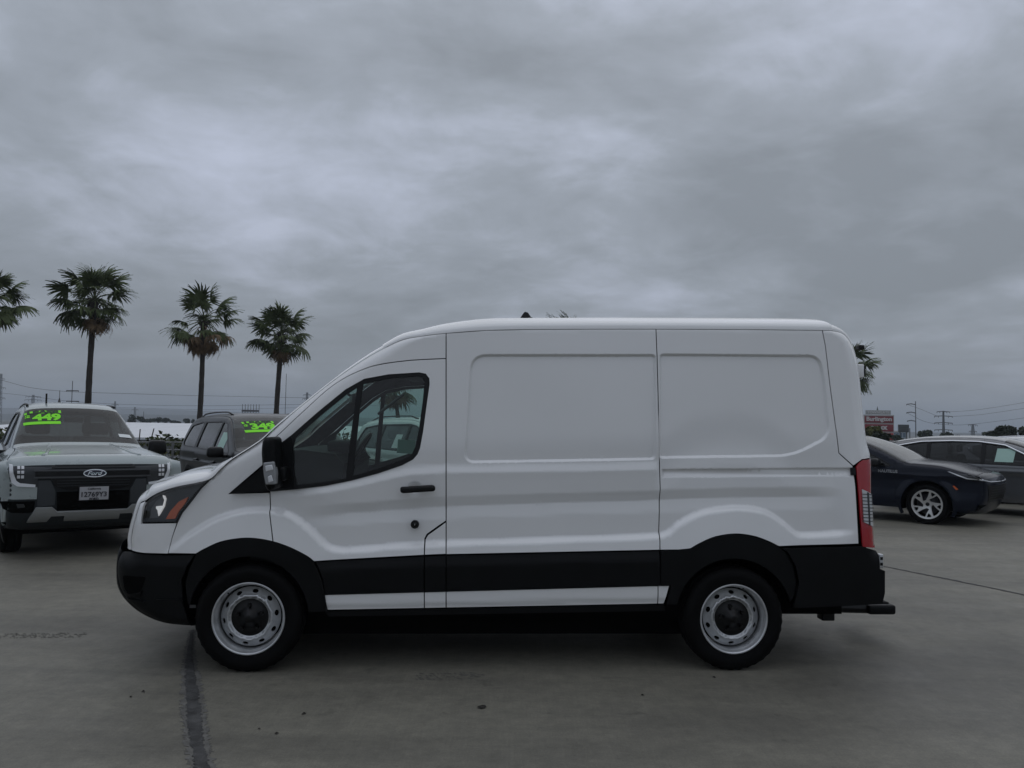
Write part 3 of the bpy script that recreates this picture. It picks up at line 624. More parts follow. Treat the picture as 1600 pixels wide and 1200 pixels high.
# ------------------------------------------------------------------ the big van (side panels drawn on one curved flank surface)
VW = 1.03; VYAW = R(4.0)
VO = np.array([-VW * math.sin(VYAW), 5.5 + VW * math.cos(VYAW), 0.0])
VX = np.array([math.cos(VYAW), math.sin(VYAW), 0]); VY = np.array([-math.sin(VYAW), math.cos(VYAW), 0])
VAN = empty('cargo_van', VO, VYAW, label='white high-roofed cargo van with black lower cladding and blank side panels', cat='van')
def vpl(px, py, y):
    d = ray(px, py); o = CAM - VO; t = (y - o @ VY) / (d @ VY); p = o + t * d
    return np.array([p @ VX, p[2]])
def base_off(x, z):
    o = 0.15 * np.clip((z - .75) / 1.55, 0, 2) ** 1.35
    o = o + 0.10 * np.clip((-1.75 - x) / .95, 0, 2) ** 2
    return o
def vpn(pts, rr=0.0, offf=None):
    """photo pixels -> flank coordinates (x,z)"""
    o = []
    for p in np.asarray(pts, float)[:, :2]:
        of = 0.05
        for _ in range(4):
            q = vpl(p[0], p[1], -VW + of); of = (float(base_off(q[0], q[1])) + rr) if offf is None else float(offf(q[None])[0])
        o.append(q)
    return np.array(o)
# profile of the flank: px, py, rounding radius, crown of the body across
E_PX = [(300, 976, .05, .06), (255, 970, .07, .08), (222, 955, .10, .10), (200, 935, .12, .12), (189, 915, .13, .13), (185, 895, .14, .10), (186, 876, .14, .10), (192, 862, .14, .13),
        (204, 859, .14, .13), (205, 840, .14, .13), (210, 815, .12, .12), (219, 787, .10, .12), (228, 781.5, .06, .12),
        (236, 776, .03, .13), (250, 768.5, .02, .11), (275, 760.5, .02, .11), (325, 749.5, .02, .10), (344, 733, .02, .08), (363, 717, .05, .04),
        (405, 690, .08, .04), (430, 668, .09, .05), (480, 627, .10, .05), (530, 588, .10, .05), (570, 561, .10, .06), (600, 544, .09, .07), (630, 530.5, .06, .09),
        (660, 525, .02, .10), (697, 520.5, .005, .125), (760, 516, .005, .145), (830, 514.5, .005, .145), (925, 514, .005, .145), (1025, 514, .005, .145), (1160, 514.5, .005, .145), (1285, 516, .005, .145),
        (1302, 517, .04, .12), (1316, 521, .08, .09), (1326, 531, .11, .07), (1334, 549, .12, .05), (1341, 580, .12, .04), (1347, 640, .12, .04), (1353, 690, .11, .04),
        (1359, 716, .10, .04), (1360, 770, .10, .04), (1363, 823, .10, .04), (1365, 857, .10, .04)]
_E = np.array(E_PX)
VE = np.array([vpn([r[:2]], .564 * r[2])[0] for r in _E]); VE = np.hstack([VE, _E[:, 2:]])
VEF = cr(VE, 5)
def round_off(P, prof):
    d, r = dist_line(P, prof[:, :2], False, prof[:, 2]); r = np.maximum(r, .004)
    q = .9 * np.clip(1 - d / r, 0, 1); return r * (1 - np.sqrt(1 - q * q))
def off0(P): return base_off(P[:, 0], P[:, 1]) + round_off(P, VEF)
def V2(pts, smooth=0, closed=False):
    p = np.asarray(pts, float)
    if smooth: p = crc(p, smooth) if closed else cr(p, smooth)
    return vpn(p, offf=off0)
# feature lines
ARCH = V2([(250, 872), (275, 858), (300, 838), (340, 815), (385, 803), (430, 803), (457, 813), (482, 833), (507, 857), (530, 864.5), (560, 864), (660, 856), (860, 849), (1010, 843.5), (1045, 838), (1066, 822), (1100, 806), (1150, 798.5), (1195, 804), (1224, 822), (1246, 839), (1270, 841), (1338, 836)], 5)
PANEL_A = V2(fillet([(737, 555), (1024, 555), (1024, 717), (900, 719.5), (727, 722)], [24, 6, 6, 6, 14], 8))
PANEL_B = V2(fillet([(1032, 554), (1280, 556), (1288, 590), (1296, 672), (1289, 686), (1240, 712), (1032, 715)], [6, 16, 20, 14, 14, 30, 6], 8))
RAIL = V2([(1036, 733.5), (1335, 731), (1335, 744), (1036, 746)])
CUP = V2([(648 + 13 * math.cos(a), 764.5 + 12.5 * math.sin(a)) for a in np.linspace(0, 2 * math.pi, 24, endpoint=False)])
CR_X = V2([(440, 812), (520, 804), (580, 800), (696, 792), (850, 787), (1000, 783), (1030, 781.5), (1150, 778), (1250, 777), (1330, 777)])      # hollow crease along the flank
RG_X = V2([(440, 778), (508, 769), (560, 759), (610, 747), (640, 741), (697, 738), (860, 736), (1026, 733)])                                     # shoulder line under the windows
def soft_table(xs, ys, sig):
    g = np.arange(-.6, .6, .002); v = np.interp(g, xs, ys); k_ = np.exp(-.5 * (np.arange(-30, 31) * .002 / sig) ** 2); k_ /= k_.sum()
    return g, np.convolve(np.pad(v, 30, mode='edge'), k_, 'valid')
CR_T = soft_table([-.6, -.34, -.22, -.08, 0, .058, .066, .17, .6], [0, .004, .006, .008, .020, .002, 0, 0, 0], .003)
RG_T = soft_table([-.6, -.17, -.004, .05, .30, .6], [0, .0, -.017, .001, .0, .0], .005)
def features(P):
    x, z = P[:, 0], P[:, 1]; o = np.zeros(len(P))
    zl = np.interp(x, ARCH[:, 0], ARCH[:, 1]); sl = np.gradient(ARCH[:, 1], ARCH[:, 0]); c = 1 / np.sqrt(1 + np.interp(x, ARCH[:, 0], sl) ** 2)
    fade = sstep(ARCH[0, 0] - .02, ARCH[0, 0] + .25, x) * (1 - sstep(ARCH[-1, 0] - .15, ARCH[-1, 0] + .02, x))
    o += .024 * sstep(-.004, .042, (z - zl) * c) * fade * (1 - sstep(.42, .75, z - zl) * .85)
    o += fade * (.014 * sstep(-.004, .042, (z - zl) * c) * np.clip(1 - (z - zl) / .32, 0, 1) - .026 * np.clip((zl - z) / .28, 0, 1))
    zc = np.interp(x, CR_X[:, 0], CR_X[:, 1]); amp = sstep(CR_X[0, 0], CR_X[2, 0], x) * (1 - sstep(CR_X[-1, 0] - .35, CR_X[-1, 0] - .02, x)); o += amp * np.interp(z - zc, *CR_T)
    zr = np.interp(x, RG_X[:, 0], RG_X[:, 1]); amp = sstep(RG_X[0, 0] - .05, RG_X[1, 0], x) * (1 - sstep(RG_X[-1, 0] - .01, RG_X[-1, 0] + .03, x)); o += amp * np.interp(z - zr, *RG_T)
    for pn in (PANEL_A, PANEL_B):
        near = (x > pn[:, 0].min() - .05) & (x < pn[:, 0].max() + .05) & (z > pn[:, 1].min() - .05) & (z < pn[:, 1].max() + .05)
        if near.any(): o[near] += .019 * sstep(-.010, .011, sdist(P[near], pn))
    near = (x > RAIL[:, 0].min() - .05) & (z > RAIL[:, 1].min() - .05) & (z < RAIL[:, 1].max() + .05)
    if near.any(): o[near] += .014 * sstep(-.003, .010, sdist(P[near], RAIL))
    near = (abs(x - CUP[:, 0].mean()) < .12) & (abs(z - CUP[:, 1].mean()) < .12)
    if near.any(): o[near] += .022 * sstep(-.004, .05, sdist(P[near], CUP))
    return o
def voff(P): return off0(P) + features(P)
def vmap(delta=0.0, feat=True, lip=None):
    def f(P):
        o = voff(P) if feat else off0(P)
        if lip is not None:
            zt = np.interp(P[:, 0], lip[:, 0], lip[:, 1]); o = o + (.020 * (1 - sstep(-.01, .075, zt - P[:, 1])) if lip[0, 1] > .55 else .014 * (1 - sstep(.0, .05, P[:, 1] - zt)))
        return np.stack([P[:, 0], -VW + o - delta, P[:, 1]], 1)
    return f
def offs(line, ds, step=.02, closed=False):
    """extra points along a feature line so that the triangulation follows it"""
    l = densify(line, step) if closed else np.array([line[0] + 0 * line[0]] + [p for i in range(len(line) - 1) for p in (line[i] + (line[i + 1] - line[i]) * np.linspace(0, 1, max(1, int(np.ceil(np.linalg.norm(line[i + 1] - line[i]) / step))) + 1)[1:, None])])
    t = np.roll(l, -1, 0) - np.roll(l, 1, 0)
    if not closed: t[0] = l[1] - l[0]; t[-1] = l[-1] - l[-2]
    t /= np.maximum(np.linalg.norm(t, axis=1), 1e-9)[:, None]; n = np.stack([-t[:, 1], t[:, 0]], 1)
    return np.vstack([l + n * d for d in ds])
FEAT = np.vstack([offs(ARCH, (-.012, 0, .012, .024, .036, .048), .03), offs(PANEL_A, (-.012, -.006, 0, .006, .012), .02, True), offs(PANEL_B, (-.012, -.006, 0, .006, .012), .02, True),
                  offs(RAIL, (-.003, .003, .010, .018), .02, True), offs(CUP, (-.004, .006, .016, .026, .036), .012, True), offs(CR_X, (-.05, -.02, -.008, 0, .008, .03, .05, .058, .064, .075), .03), offs(RG_X, (-.03, -.012, -.004, .004, .012, .03, .05), .03)])
def near_feat(poly): 
    lo, hi = poly.min(0), poly.max(0); k_ = ((FEAT > lo) & (FEAT < hi)).all(1); return FEAT[k_]
GAP = .0035
def vpanel(name, px, m=None, parent=None, holes=(), res=.03, delta=0.0, mirror=True, pts2=None, inset=GAP, feat=True, lip=None, **k):
    poly = V2(px) if pts2 is None else pts2
    o = patch(name, poly, vmap(delta, feat, lip), m or WHITE, parent or VAN, holes=holes, res=res, extra=near_feat(poly) if feat else None, inset=inset, **k)
    if mirror:
        c = o.copy(); COL.objects.link(c); c.scale = (1, -1, 1)
    return o
def arc(cx_, cy_, r, a0, a1, n=24): return [(cx_ + r * math.cos(a), cy_ - r * math.sin(a)) for a in np.linspace(R(a0), R(a1), n)]

HL = [(222, 816.5), (225, 797), (231, 782.5), (245, 771.5), (272, 762), (325, 750.5), (312, 763), (295, 785), (283, 801), (275.5, 816)]
ARW_F = [(307, 865), (320, 857.5), (345, 846.5), (375, 841), (400, 841), (428, 846), (455, 855.5), (480, 868.5), (491, 877)]
ARW_R = [(1031, 859.5), (1060, 859), (1078, 857), (1093, 848.5), (1117, 838.5), (1148, 834), (1177, 837.5), (1200, 845.5), (1216, 853.5), (1250, 852.5), (1342, 850)]
AF = cr(ARW_F, 5); AR = np.vstack([[(1031, 859.5), (1060, 859)], cr(ARW_R[2:9], 5), ARW_R[9:]])
SEAM_T = [(414, 700), (430, 683), (455, 660), (480, 637), (510, 610), (535, 592.5), (560, 580), (590, 570), (640, 563), (697, 560)]
SAIL = [(356, 772), (416, 724)]
# --- white body
vpanel('nose_panel', [(204, 859), (205, 840), (210, 815), (219, 787), (227, 783)] + [(222.5, 797), (220, 818), (275, 817.5), (268, 840), (262, 865), (225, 864)], inset=.001)
fend = [(262, 865), (268, 840), (276, 817), (283.5, 801.5), (296, 785.5), (313, 763), (326, 750.5), (344, 733), (363, 717), (405, 690), (413, 684), (414, 723), (356, 772), (420, 770), (421, 800), (427.5, 846)] + [tuple(p) for p in AF if p[0] < 427][::-1]
vpanel('front_fender', fend)
rsp = [(409, 687)] + [(430, 668), (480, 627), (530, 588), (570, 561), (600, 544), (630, 530.5), (660, 525), (697, 520.5)] + SEAM_T[::-1]
rs2 = np.vstack([V2([(412, 686)]), VEF[(VEF[:, 0] > V2([(416, 681)])[0, 0]) & (VEF[:, 0] < V2([(696, 520)])[0, 0]) & (VEF[:, 1] > 1.4), :2], V2([(697, 520.5)]), V2(SEAM_T[1:], 3)[::-1], V2([(416, 699)])])
vpanel('roof_side_panel', None, pts2=rs2, res=.02)
WIN = [(456, 679), (500, 641), (540, 608.5), (569, 592), (607, 585), (655, 582), (665, 584), (670.5, 591), (671, 600), (667, 628), (661, 673), (656, 700), (652, 710), (645, 718), (628, 727), (591, 739.5), (548, 751), (508, 759), (460, 765), (421, 768.5), (420.5, 731), (424, 703)]
WIN2 = V2(WIN)
door = [(415, 700)] + [tuple(p) for p in cr(SEAM_T[1:], 3)] + [(697, 815), (688, 821), (667, 836), (663.5, 843), (663, 867.5)] + [(491, 877)] + [tuple(p) for p in AF if 428.5 < p[0] < 490][::-1] + [(427.5, 846), (421, 800), (420, 770)]
dr = vpanel('front_door', door, holes=[inset_poly(WIN2, .002)], res=.025)
vpanel('fuel_flap', [(697, 816), (689, 822), (668, 837), (664, 844), (663, 867.5), (697, 866)])
vpanel('cargo_side_panel', [(697, 520.5), (760, 516), (830, 514.5), (925, 514), (1025, 514), (1027, 560), (1030, 680), (1033, 765), (1031, 859.5), (697, 866.5)])
vpanel('rear_quarter_panel', [(1025, 514), (1160, 514.5), (1285, 516), (1290, 540), (1297, 600), (1305, 660), (1312, 708), (1333, 728), (1337, 760), (1342, 850)] + [tuple(p) for p in AR if p[0] < 1341][::-1] + [(1033, 765), (1030, 680), (1027, 560)])
rp2 = np.vstack([V2([(1285, 516)]), VEF[(VEF[:, 0] > V2([(1288, 516)])[0, 0]) & (VEF[:, 1] > V2([(1358, 714)])[0, 1]), :2], V2([(1359, 716), (1347, 718), (1333.5, 728), (1312, 708), (1305, 660), (1297, 600), (1290, 540)])])
vpanel('rear_corner_panel', None, pts2=rp2, res=.02)
# --- body across: hood, nose, windscreen, roof, tail
def belt(name, i0, i1, m, ext=0.0, k_=2.4, ur=None, **kw):
    p = VEF[i0 * 5:i1 * 5 + 1]; t = np.gradient(p[:, :2], axis=0); t /= np.linalg.norm(t, axis=1)[:, None]; n = np.stack([-t[:, 1], t[:, 0]], 1)
    y0 = VW - off0(p[:, :2]); w = np.linspace(-math.pi / 2, math.pi / 2, 41); us = np.sin(w); us[0] = -1; us[-1] = 1
    if ur: us = us[(us > ur[0]) & (us < ur[1])]; us = np.concatenate([[ur[0]], us, [ur[1]]])
    prof = (1 - np.abs(us) ** k_) ** (1 / k_)
    V = []
    for i in range(len(p)):
        for j, u in enumerate(us):
            q = p[i, :2] + n[i] * p[i, 3] * prof[j]; V.append((q[0], u * y0[i], q[1]))
    q = len(us); Fs = [(i * q + j, i * q + j + 1, (i + 1) * q + j + 1, (i + 1) * q + j) for i in range(len(p) - 1) for j in range(q - 1)]
    return link(name, mesh(name, V, Fs, m, True), VAN, **kw)
belt('front_bumper_face', 0, 7, CLAD, k_=2.0); belt('nose_band', 8, 13, WHITE, k_=2.0); belt('hood', 13, 18, WHITE)
belt('windscreen', 18, 24, VGLASS, k_=2.0, ur=(-.92, .92)); belt('windscreen_pillar', 18, 24, WHITE, k_=2.0, ur=(-1, -.92)); belt('windscreen_pillar', 18, 24, WHITE, k_=2.0, ur=(.92, 1)); belt('roof', 24, 34, WHITE); belt('rear_door', 34, 44, WHITE)
LIP = V2([(480, 877.5), (661, 869), (1031, 860.5)]); LIPB = V2([(511, 954), (1038, 944)])
# --- black lower body
vpanel('front_bumper', [(192, 861), (204, 861), (225, 865.5), (262, 867), (305, 866.5), (294, 884), (286, 905), (287, 940), (300, 976), (255, 970), (222, 955), (200, 935), (189, 915), (185, 895), (186, 876)], CLAD, delta=.022, feat=False, lip=V2([(188, 861), (225, 865.5), (262, 867), (305, 867)]))
vpanel('front_arch_trim', [tuple(p) for p in AF] + [(497, 888), (505, 908), (509, 930), (512, 955), (484, 957)] + arc(389, 963, 93, 4, 170) + [(293, 940), (290, 910), (297, 886), (306, 867.5)], CLAD, delta=.014, feat=False)
vpanel('rear_arch_trim', [tuple(p) for p in AR if p[0] < 1217] + [(1226, 862), (1238, 884), (1243, 908), (1240, 930), (1234, 941)] + arc(1146, 963, 90, 14, 168) + [(1040, 945), (1047, 915), (1031, 915.5)], CLAD, delta=.014, feat=False)
vpanel('rear_bumper', [(1218, 855), (1250, 854.5), (1343, 852), (1365, 858.5), (1369, 864), (1372, 887), (1380, 890.5), (1380, 925), (1376, 943), (1300, 947), (1236, 949.5), (1240, 932), (1245, 908), (1240, 884), (1228, 862)], CLAD, delta=.03, feat=False)
def seg(y0a, y0b, xa, xb, top):  # helper for straight strips
    return None
cl_top = lambda x: np.interp(x, [480, 491, 661, 697, 1031], [877.5, 878, 869, 867.5, 860.5])
ro_top = lambda x: np.interp(x, [507, 1046], [929, 914.5]); ro_bot = lambda x: np.interp(x, [511, 1038], [954, 944])
for a, b, nm in ((492, 663, 'door_cladding'), (663, 697, 'flap_cladding'), (697, 1031, 'side_cladding')):
    low = [(b, ro_top(b)), (a if a > 500 else 508, ro_top(a))] + ([(505, 906), (498, 888)] if a < 500 else [])
    vpanel(nm, [(a, cl_top(a)), (b, cl_top(b))] + low, CLAD, delta=.012, feat=False, lip=LIP)
for a, b in ((511, 663), (663, 697), (697, 1028), (1028, 1038)):
    a2, b2 = (507, b) if a == 511 else (a, b); b3 = 1046 if b == 1038 else b
    vpanel('rocker_strip', [(a2, ro_top(a2)), (b3, ro_top(b3)), (b, ro_bot(b)), (a, ro_bot(a))], WHITE, delta=.004, feat=False, lip=LIPB)
vpanel('sill', [(505, 956), (1040, 945.5), (1042, 957), (512, 966)], CLAD, delta=-.03, feat=False)
# --- lamp units
hl2 = V2(HL)
hs = vpanel('headlight', None, LAMPDARK, pts2=hl2, delta=-.05, feat=False, flange=0, inset=.002)
vpanel('lamp_bowl', [(229, 812), (232, 795), (240, 783), (252, 775), (250, 795), (243, 811)], BOWL, parent=hs, delta=-.044, feat=False, mirror=False)
vpanel('running_light', [(250.5, 773), (255, 774.5), (257, 780), (254.5, 792), (249.5, 801), (244.5, 809), (242.5, 798), (240, 795.5), (240.5, 791), (251, 790), (253.2, 782), (251, 777)], LED, parent=hs, delta=-.03, feat=False, mirror=False)
vpanel('turn_reflector', [(255, 813), (262, 800), (276, 784), (293, 776), (287, 788), (277, 801), (272, 812)], AMBER, parent=hs, delta=-.03, feat=False, mirror=False)
vpanel('lens', None, CLEAR, parent=hs, pts2=hl2, delta=.002, feat=False, mirror=False, inset=.003)
vpanel('lamp_surround', HL, BLACK, holes=[inset_poly(hl2, .006)], parent=hs, delta=.0, feat=False, mirror=False, inset=.0)
TL = [(1336, 729), (1341, 722), (1347, 718), (1360, 716), (1360, 770), (1363, 823), (1366, 856), (1346, 854.5), (1342, 800), (1339, 760)]
tl = vpanel('tail_lamp', TL, RED, delta=.012, feat=False)
tc_ = vpanel('reversing_lens', [(1344.5, 763), (1361, 771.5), (1363.5, 824), (1347.5, 816)], mat('pale_lens', (.55, .56, .57), .2, coat=.7), parent=tl, delta=.018, feat=False, mirror=False)
for q in range(9):
    y_ = 771 + q * 5.2; vpanel('lens_rib', [(1345.5, y_), (1362, y_ + .6), (1362, y_ + 1.9), (1345.5, y_ + 1.3)], LAMPDARK, parent=tl, delta=.0205, feat=False, mirror=False, inset=0, flange=.003)
vpanel('lens_divider', [(1353, 768.5), (1355.5, 769.5), (1358, 820), (1356, 819.5)], LAMPDARK, parent=tl, delta=.0215, feat=False, mirror=False, inset=0, flange=.003)
vpanel('rail_end_cap', [(1328.5, 730), (1337, 730), (1338, 743), (1329, 743)], BLACK, delta=.006, feat=False)
# --- door window, sail, handle, lock
g1 = V2([(462, 684), (500, 650), (540, 617), (557, 606), (553, 640), (545, 700), (540, 747), (508, 753), (464, 758), (459, 735), (458, 700)])
g2 = V2([(568, 600), (607, 591), (652, 588), (660, 590), (663, 597), (660, 628), (654, 672), (649, 697), (643, 710), (628, 719), (591, 732), (552, 743), (556, 700), (562, 640)])
wf = vpanel('window_frame', None, BLACK, pts2=inset_poly(WIN2, .0), holes=[g1, g2], delta=-.012, feat=False, parent=dr, mirror=False, inset=.001)
wf2 = wf.copy(); COL.objects.link(wf2); dr2 = [c for c in VAN.children if c.name.startswith('front_door') and c is not dr][0]; wf2.parent = dr2
for g in (g1, g2):
    w_ = vpanel('window_pane', None, VGLASS, pts2=inset_poly(g, -.004), delta=-.020, feat=False, parent=dr, mirror=False, inset=0, flange=0)
    c = w_.copy(); COL.objects.link(c); c.parent = dr2
vpanel('sail_panel', [(357, 772), (380, 753), (400, 737), (416, 724), (422, 724), (422, 768.5), (400, 769.5)], CLAD, delta=.001, feat=False)
vpanel('mirror_sail', [(424, 712), (430, 699), (456, 681), (458, 690), (459, 762), (424, 766)], CLAD, delta=-.004, feat=False, parent=dr, mirror=False)
def vextr(name, px, y0, y1, m, parent=None, r=.012, plane=None):
    """solid cut from an outline on the plane y0 with a rounded front edge, reaching back to y1"""
    poly = ccw(np.array([vpl(a, b, y0 if plane is None else plane) for a, b in px])); poly = fillet(poly, r * 1.2, 4)
    def f(P):
        q = .95 * np.clip(1 - dist_line(P, poly, True) / r, 0, 1); return np.stack([P[:, 0], y0 + r * (1 - np.sqrt(1 - q * q)), P[:, 1]], 1)
    return patch(name, poly, f, m, parent or VAN, res=min(.03, r), flange=0 if abs(y1 - y0) < 1e-6 else 0, ) if False else _extr(name, poly, f, y1, m, parent or VAN, min(.02, r * .7))
def _extr(name, poly, f, y1, m, parent, res):
    me = pmesh(name, poly, f, m, res=res, flange=0); o = link(name, me, parent)
    # side walls to the back plane
    import bmesh
    bm = bmesh.new(); bm.from_mesh(me); ed = [e for e in bm.edges if e.is_boundary]
    r = bmesh.ops.extrude_edge_only(bm, edges=ed)
    for v in [g for g in r['geom'] if isinstance(g, bmesh.types.BMVert)]: v.co.y = y1
    for fc in bm.faces: fc.smooth = True
    bm.to_mesh(me); bm.free(); me.normals_split_custom_set_from_vertices([(0, 0, 0)] * len(me.vertices)); return o
vextr('door_handle', [(625, 763), (627, 761), (676, 758), (680, 760.5), (680, 766), (677, 768), (629, 771), (625.5, 769)], -VW - .035, -VW + .0, BLACK, parent=dr, r=.012)
lp = vpl(648, 820, -VW - .01)
lk = lathe('door_lock', [(.0, -.006), (.010, -.006), (.011, -.002), (.020, -.003), (.026, -.006), (.028, 0), (.028, .03)], 24, BLACK, dr, loc=(lp[0], -VW + .004, lp[1]))
box('key_slot', (lp[0], -VW - .003, lp[1]), (.003, .002, .012), STEEL, dr)
# --- mirror on its arm
mir = vextr('wing_mirror', [(409, 690), (413, 684), (422, 682.5), (427, 686), (429, 700), (430, 755), (428, 765), (418, 768), (413, 760), (409, 730), (407.5, 705)], -VW - .27, -VW - .03, CLAD, r=.03)
vextr('mirror_lamp', [(411, 723), (428, 721), (430.5, 740), (430, 757), (415, 757.5), (411.5, 740)], -VW - .276, -VW - .20, mat('mirror_lens', (.26, .27, .28), .15, coat=.8), parent=mir, r=.008)
vextr('mirror_lamp_facet', [(414, 728), (425, 726), (427, 734), (415, 737)], -VW - .279, -VW - .25, SILVERLAMP, parent=mir, r=.004)
vextr('mirror_lamp_facet', [(418, 745), (424, 742), (427, 752), (419, 754)], -VW - .279, -VW - .25, SILVERLAMP, parent=mir, r=.004)
mp_ = vpl(432, 740, -VW - .05); box('mirror_arm', (mp_[0] + .02, -VW - .03, mp_[1] + .0), (.10, .14, .09), CLAD, mir, bev=.02)
mir2 = mir.copy(); COL.objects.link(mir2); mir2.scale = (1, -1, 1)
# --- front bumper details
vpanel('fog_lamp_pocket', fillet([(193, 897), (231, 900), (222, 925), (205, 927), (196, 920)], 5), MATTE, delta=.024, feat=False)
vpanel('fog_lamp_lip', [(196, 921), (205, 927), (221, 925), (224, 921), (222, 929), (204, 931), (197, 926)], CLAD, delta=.034, feat=False, inset=0)
vpanel('bumper_ridge', [(199, 932), (208, 935), (227, 937), (228, 940), (208, 939.5), (201, 936)], CLAD, delta=.036, feat=False, inset=0)
vpanel('bumper_ridge', [(246, 935.5), (287, 935), (287, 938), (244, 938.5)], CLAD, delta=.034, feat=False, inset=0)
# --- tail hardware
hp = vpl(1347, 580, -.75)
for zz in (hp[1], hp[1] - 1.05):
    h = box('door_hinge', (hp[0] - .025, -.76, zz), (.05, .05, .10), WHITE, bev=.01, parent=VAN); box('hinge_pin', (hp[0] + .004, -.77, zz), (.012, .02, .07), BLACK, h)
hp = vpl(1342, 543, -.2); box('brake_light_camera', (hp[0] + .01, -.2, hp[1]), (.05, .06, .04), BLACK, VAN, bev=.01)
hp = vpl(1371, 875, -.85); b_ = box('licence_lamp_bracket', (hp[0], -.88, hp[1]), (.035, .05, .10), STEEL, VAN, bev=.008)
box('bracket_slot', (hp[0], -.907, hp[1] + .02), (.018, .004, .02), BLACK, b_); box('bracket_slot', (hp[0], -.907, hp[1] - .02), (.018, .004, .02), BLACK, b_)
ra = vpl(1377, 915, -.85); box('rear_bumper_face', (ra[0] - .07, 0, ra[1]), (.12, 1.72, .22), CLAD, VAN, bev=.03)
sp0 = vpl(1283, 957, -.45); sp1 = vpl(1398, 955, -.35)
st = box('towing_step', (sp1[0] - .10, -.05, sp1[1] + .01), (.22, .62, .075), CLAD, VAN, bev=.02)
for yy in (-.28, .2):
    MB().tube([(sp0[0] + .05, yy, sp0[1] + .01), (sp1[0] - .12, yy, sp1[1] + .01)], .045, 8).build('step_arm', BLACK, st)
box('step_bracket', (sp0[0] + .06, -.40, sp0[1] + .0), (.10, .10, .13), BLACK, st, bev=.01)
MB().tube([(sp0[0] + .06, -.40, sp0[1] + .02), (sp0[0] + .06, .40, sp0[1] + .02)], .03, 8).build('step_crossbar', BLACK, st)
MB().box((sp1[0] - .10, -.05, sp1[1] + .052), (.16, .5, .010)).build('step_tread', RUBBER, st)
af = at(824, 491, 6.35); al = af - VO; ax, az = al @ VX, al[2]
af_p = np.array([(-.045, 0), (.085, 0), (.045, .012), (.02, .045), (-.005, .05), (-.02, .035)]) * [1.0, 1.15]
V = []; n_ = len(af_p)
for s_, w_ in ((-1, .022), (1, .022)):
    for q in af_p: V.append((ax + q[0], s_ * w_ * (1 - .7 * q[1] / .06), az - .012 + q[1]))
link('roof_antenna', mesh('roof_antenna', V, [tuple(range(n_))[::-1], tuple(range(n_, 2 * n_))] + [(i, (i + 1) % n_, n_ + (i + 1) % n_, n_ + i) for i in range(n_)], BLACK), VAN)
# --- dark inner shell, underbody, wheel housings
wcF, wcR = vpl(388, 965, -VW), vpl(1147, 966, -VW)
WR = .352
def arc2(c, r, a0, a1, n=20): return np.array([(c[0] + r * math.cos(a), c[1] + r * math.sin(a)) for a in np.linspace(R(a0), R(a1), n)])
prof_in = VEF[6 * 5:44 * 5 + 1, :2]
shell = np.vstack([prof_in, [[prof_in[-1, 0], .62]], [[wcR[0] + .46, .62]], arc2((wcR[0], .36), .46, 34, 146), [[wcR[0] - .46, .42]], [[wcF[0] + .46, .42]], arc2((wcF[0], .36), .46, 34, 146), [[wcF[0] - .46, .5]], [[prof_in[0, 0] + .02, .6]]])
vpanel('inner_shell', None, MATTE, pts2=inset_poly(shell, .012), holes=[inset_poly(WIN2, .004)], delta=-.10, feat=False, res=.08, inset=0, flange=0)
ub = MB(); ub.box((0.15, 0, .47), (4.7, 1.15, .30)); ub.box((0.2, 0, .44), (2.35, 1.86, .20)); ub.box((-.09, 0, .28), (2.68, 1.62, .17)); ub.box((-2.15, 0, .33), (.35, 1.3, .12)); ub.box((-2.2, 0, .42), (.5, 1.5, .2)); ub.box((2.1, 0, .42), (.7, 1.5, .2)); ub.build('underbody', MATTE, VAN)  # underbody, plus a low middle box added to block light beneath the van
for c in (wcF, wcR):
    for s_ in (-1, 1):
        lathe('wheel_housing', [(.465, s_ * (VW - .05)), (.465, s_ * .55), (.05, s_ * .55)], 28, MATTE, VAN, loc=(c[0], 0, .36), a0=R(8), a1=R(172))
# --- wheels
def tyre_prof(r, w, rim): 
    h = w / 2
    return [(rim - .01, -h * .78), (rim + .004, -h * .86), (rim + .02, -h * .90), (rim + (r - rim) * .45, -h * 1.0), (rim + (r - rim) * .75, -h * .97), (r - .018, -h * .88), (r - .006, -h * .78), (r, -h * .62),
            (r, -h * .42), (r - .008, -h * .40), (r - .008, -h * .34), (r, -h * .32), (r, h * .32), (r - .008, h * .34), (r - .008, h * .40), (r, h * .42), (r, h * .62), (r - .006, h * .78), (r - .018, h * .88),
            (rim + (r - rim) * .75, h * .97), (rim + (r - rim) * .45, h), (rim + .02, h * .9), (rim - .01, h * .78)]
def tyre_mesh(name, r, w, rim, seg=72):
    prof = tyre_prof(r, w, rim); n = len(prof); V = []; Fc = []
    for j in range(seg):
        a = 2 * math.pi * j / seg
        for i, (q, h) in enumerate(prof):
            if 5 <= i <= 8 or 15 <= i <= 18: q = q - (.005 if j % 2 else 0)
            V.append((q * math.cos(a), h, q * math.sin(a)))
    for j in range(seg):
        j2 = (j + 1) % seg
        for i in range(n - 1): Fc.append((j * n + i, j * n + i + 1, j2 * n + i + 1, j2 * n + i))
    return mesh(name, V, Fc, RUBBER, True)
def circ(r, n=48, c=(0, 0)): return np.array([(c[0] + r * math.cos(a), c[1] + r * math.sin(a)) for a in np.linspace(0, 2 * math.pi, n, endpoint=False)])
VT = tyre_mesh('wheel', WR, .225, .232)
def h_disc(P):
    r = np.linalg.norm(P, axis=1); y = np.interp(r, [.11, .128, .136, .146, .156, .190, .197], [-.045, -.050, -.064, -.066, -.050, -.022, -.016])
    return np.stack([P[:, 0], y, P[:, 1]], 1)
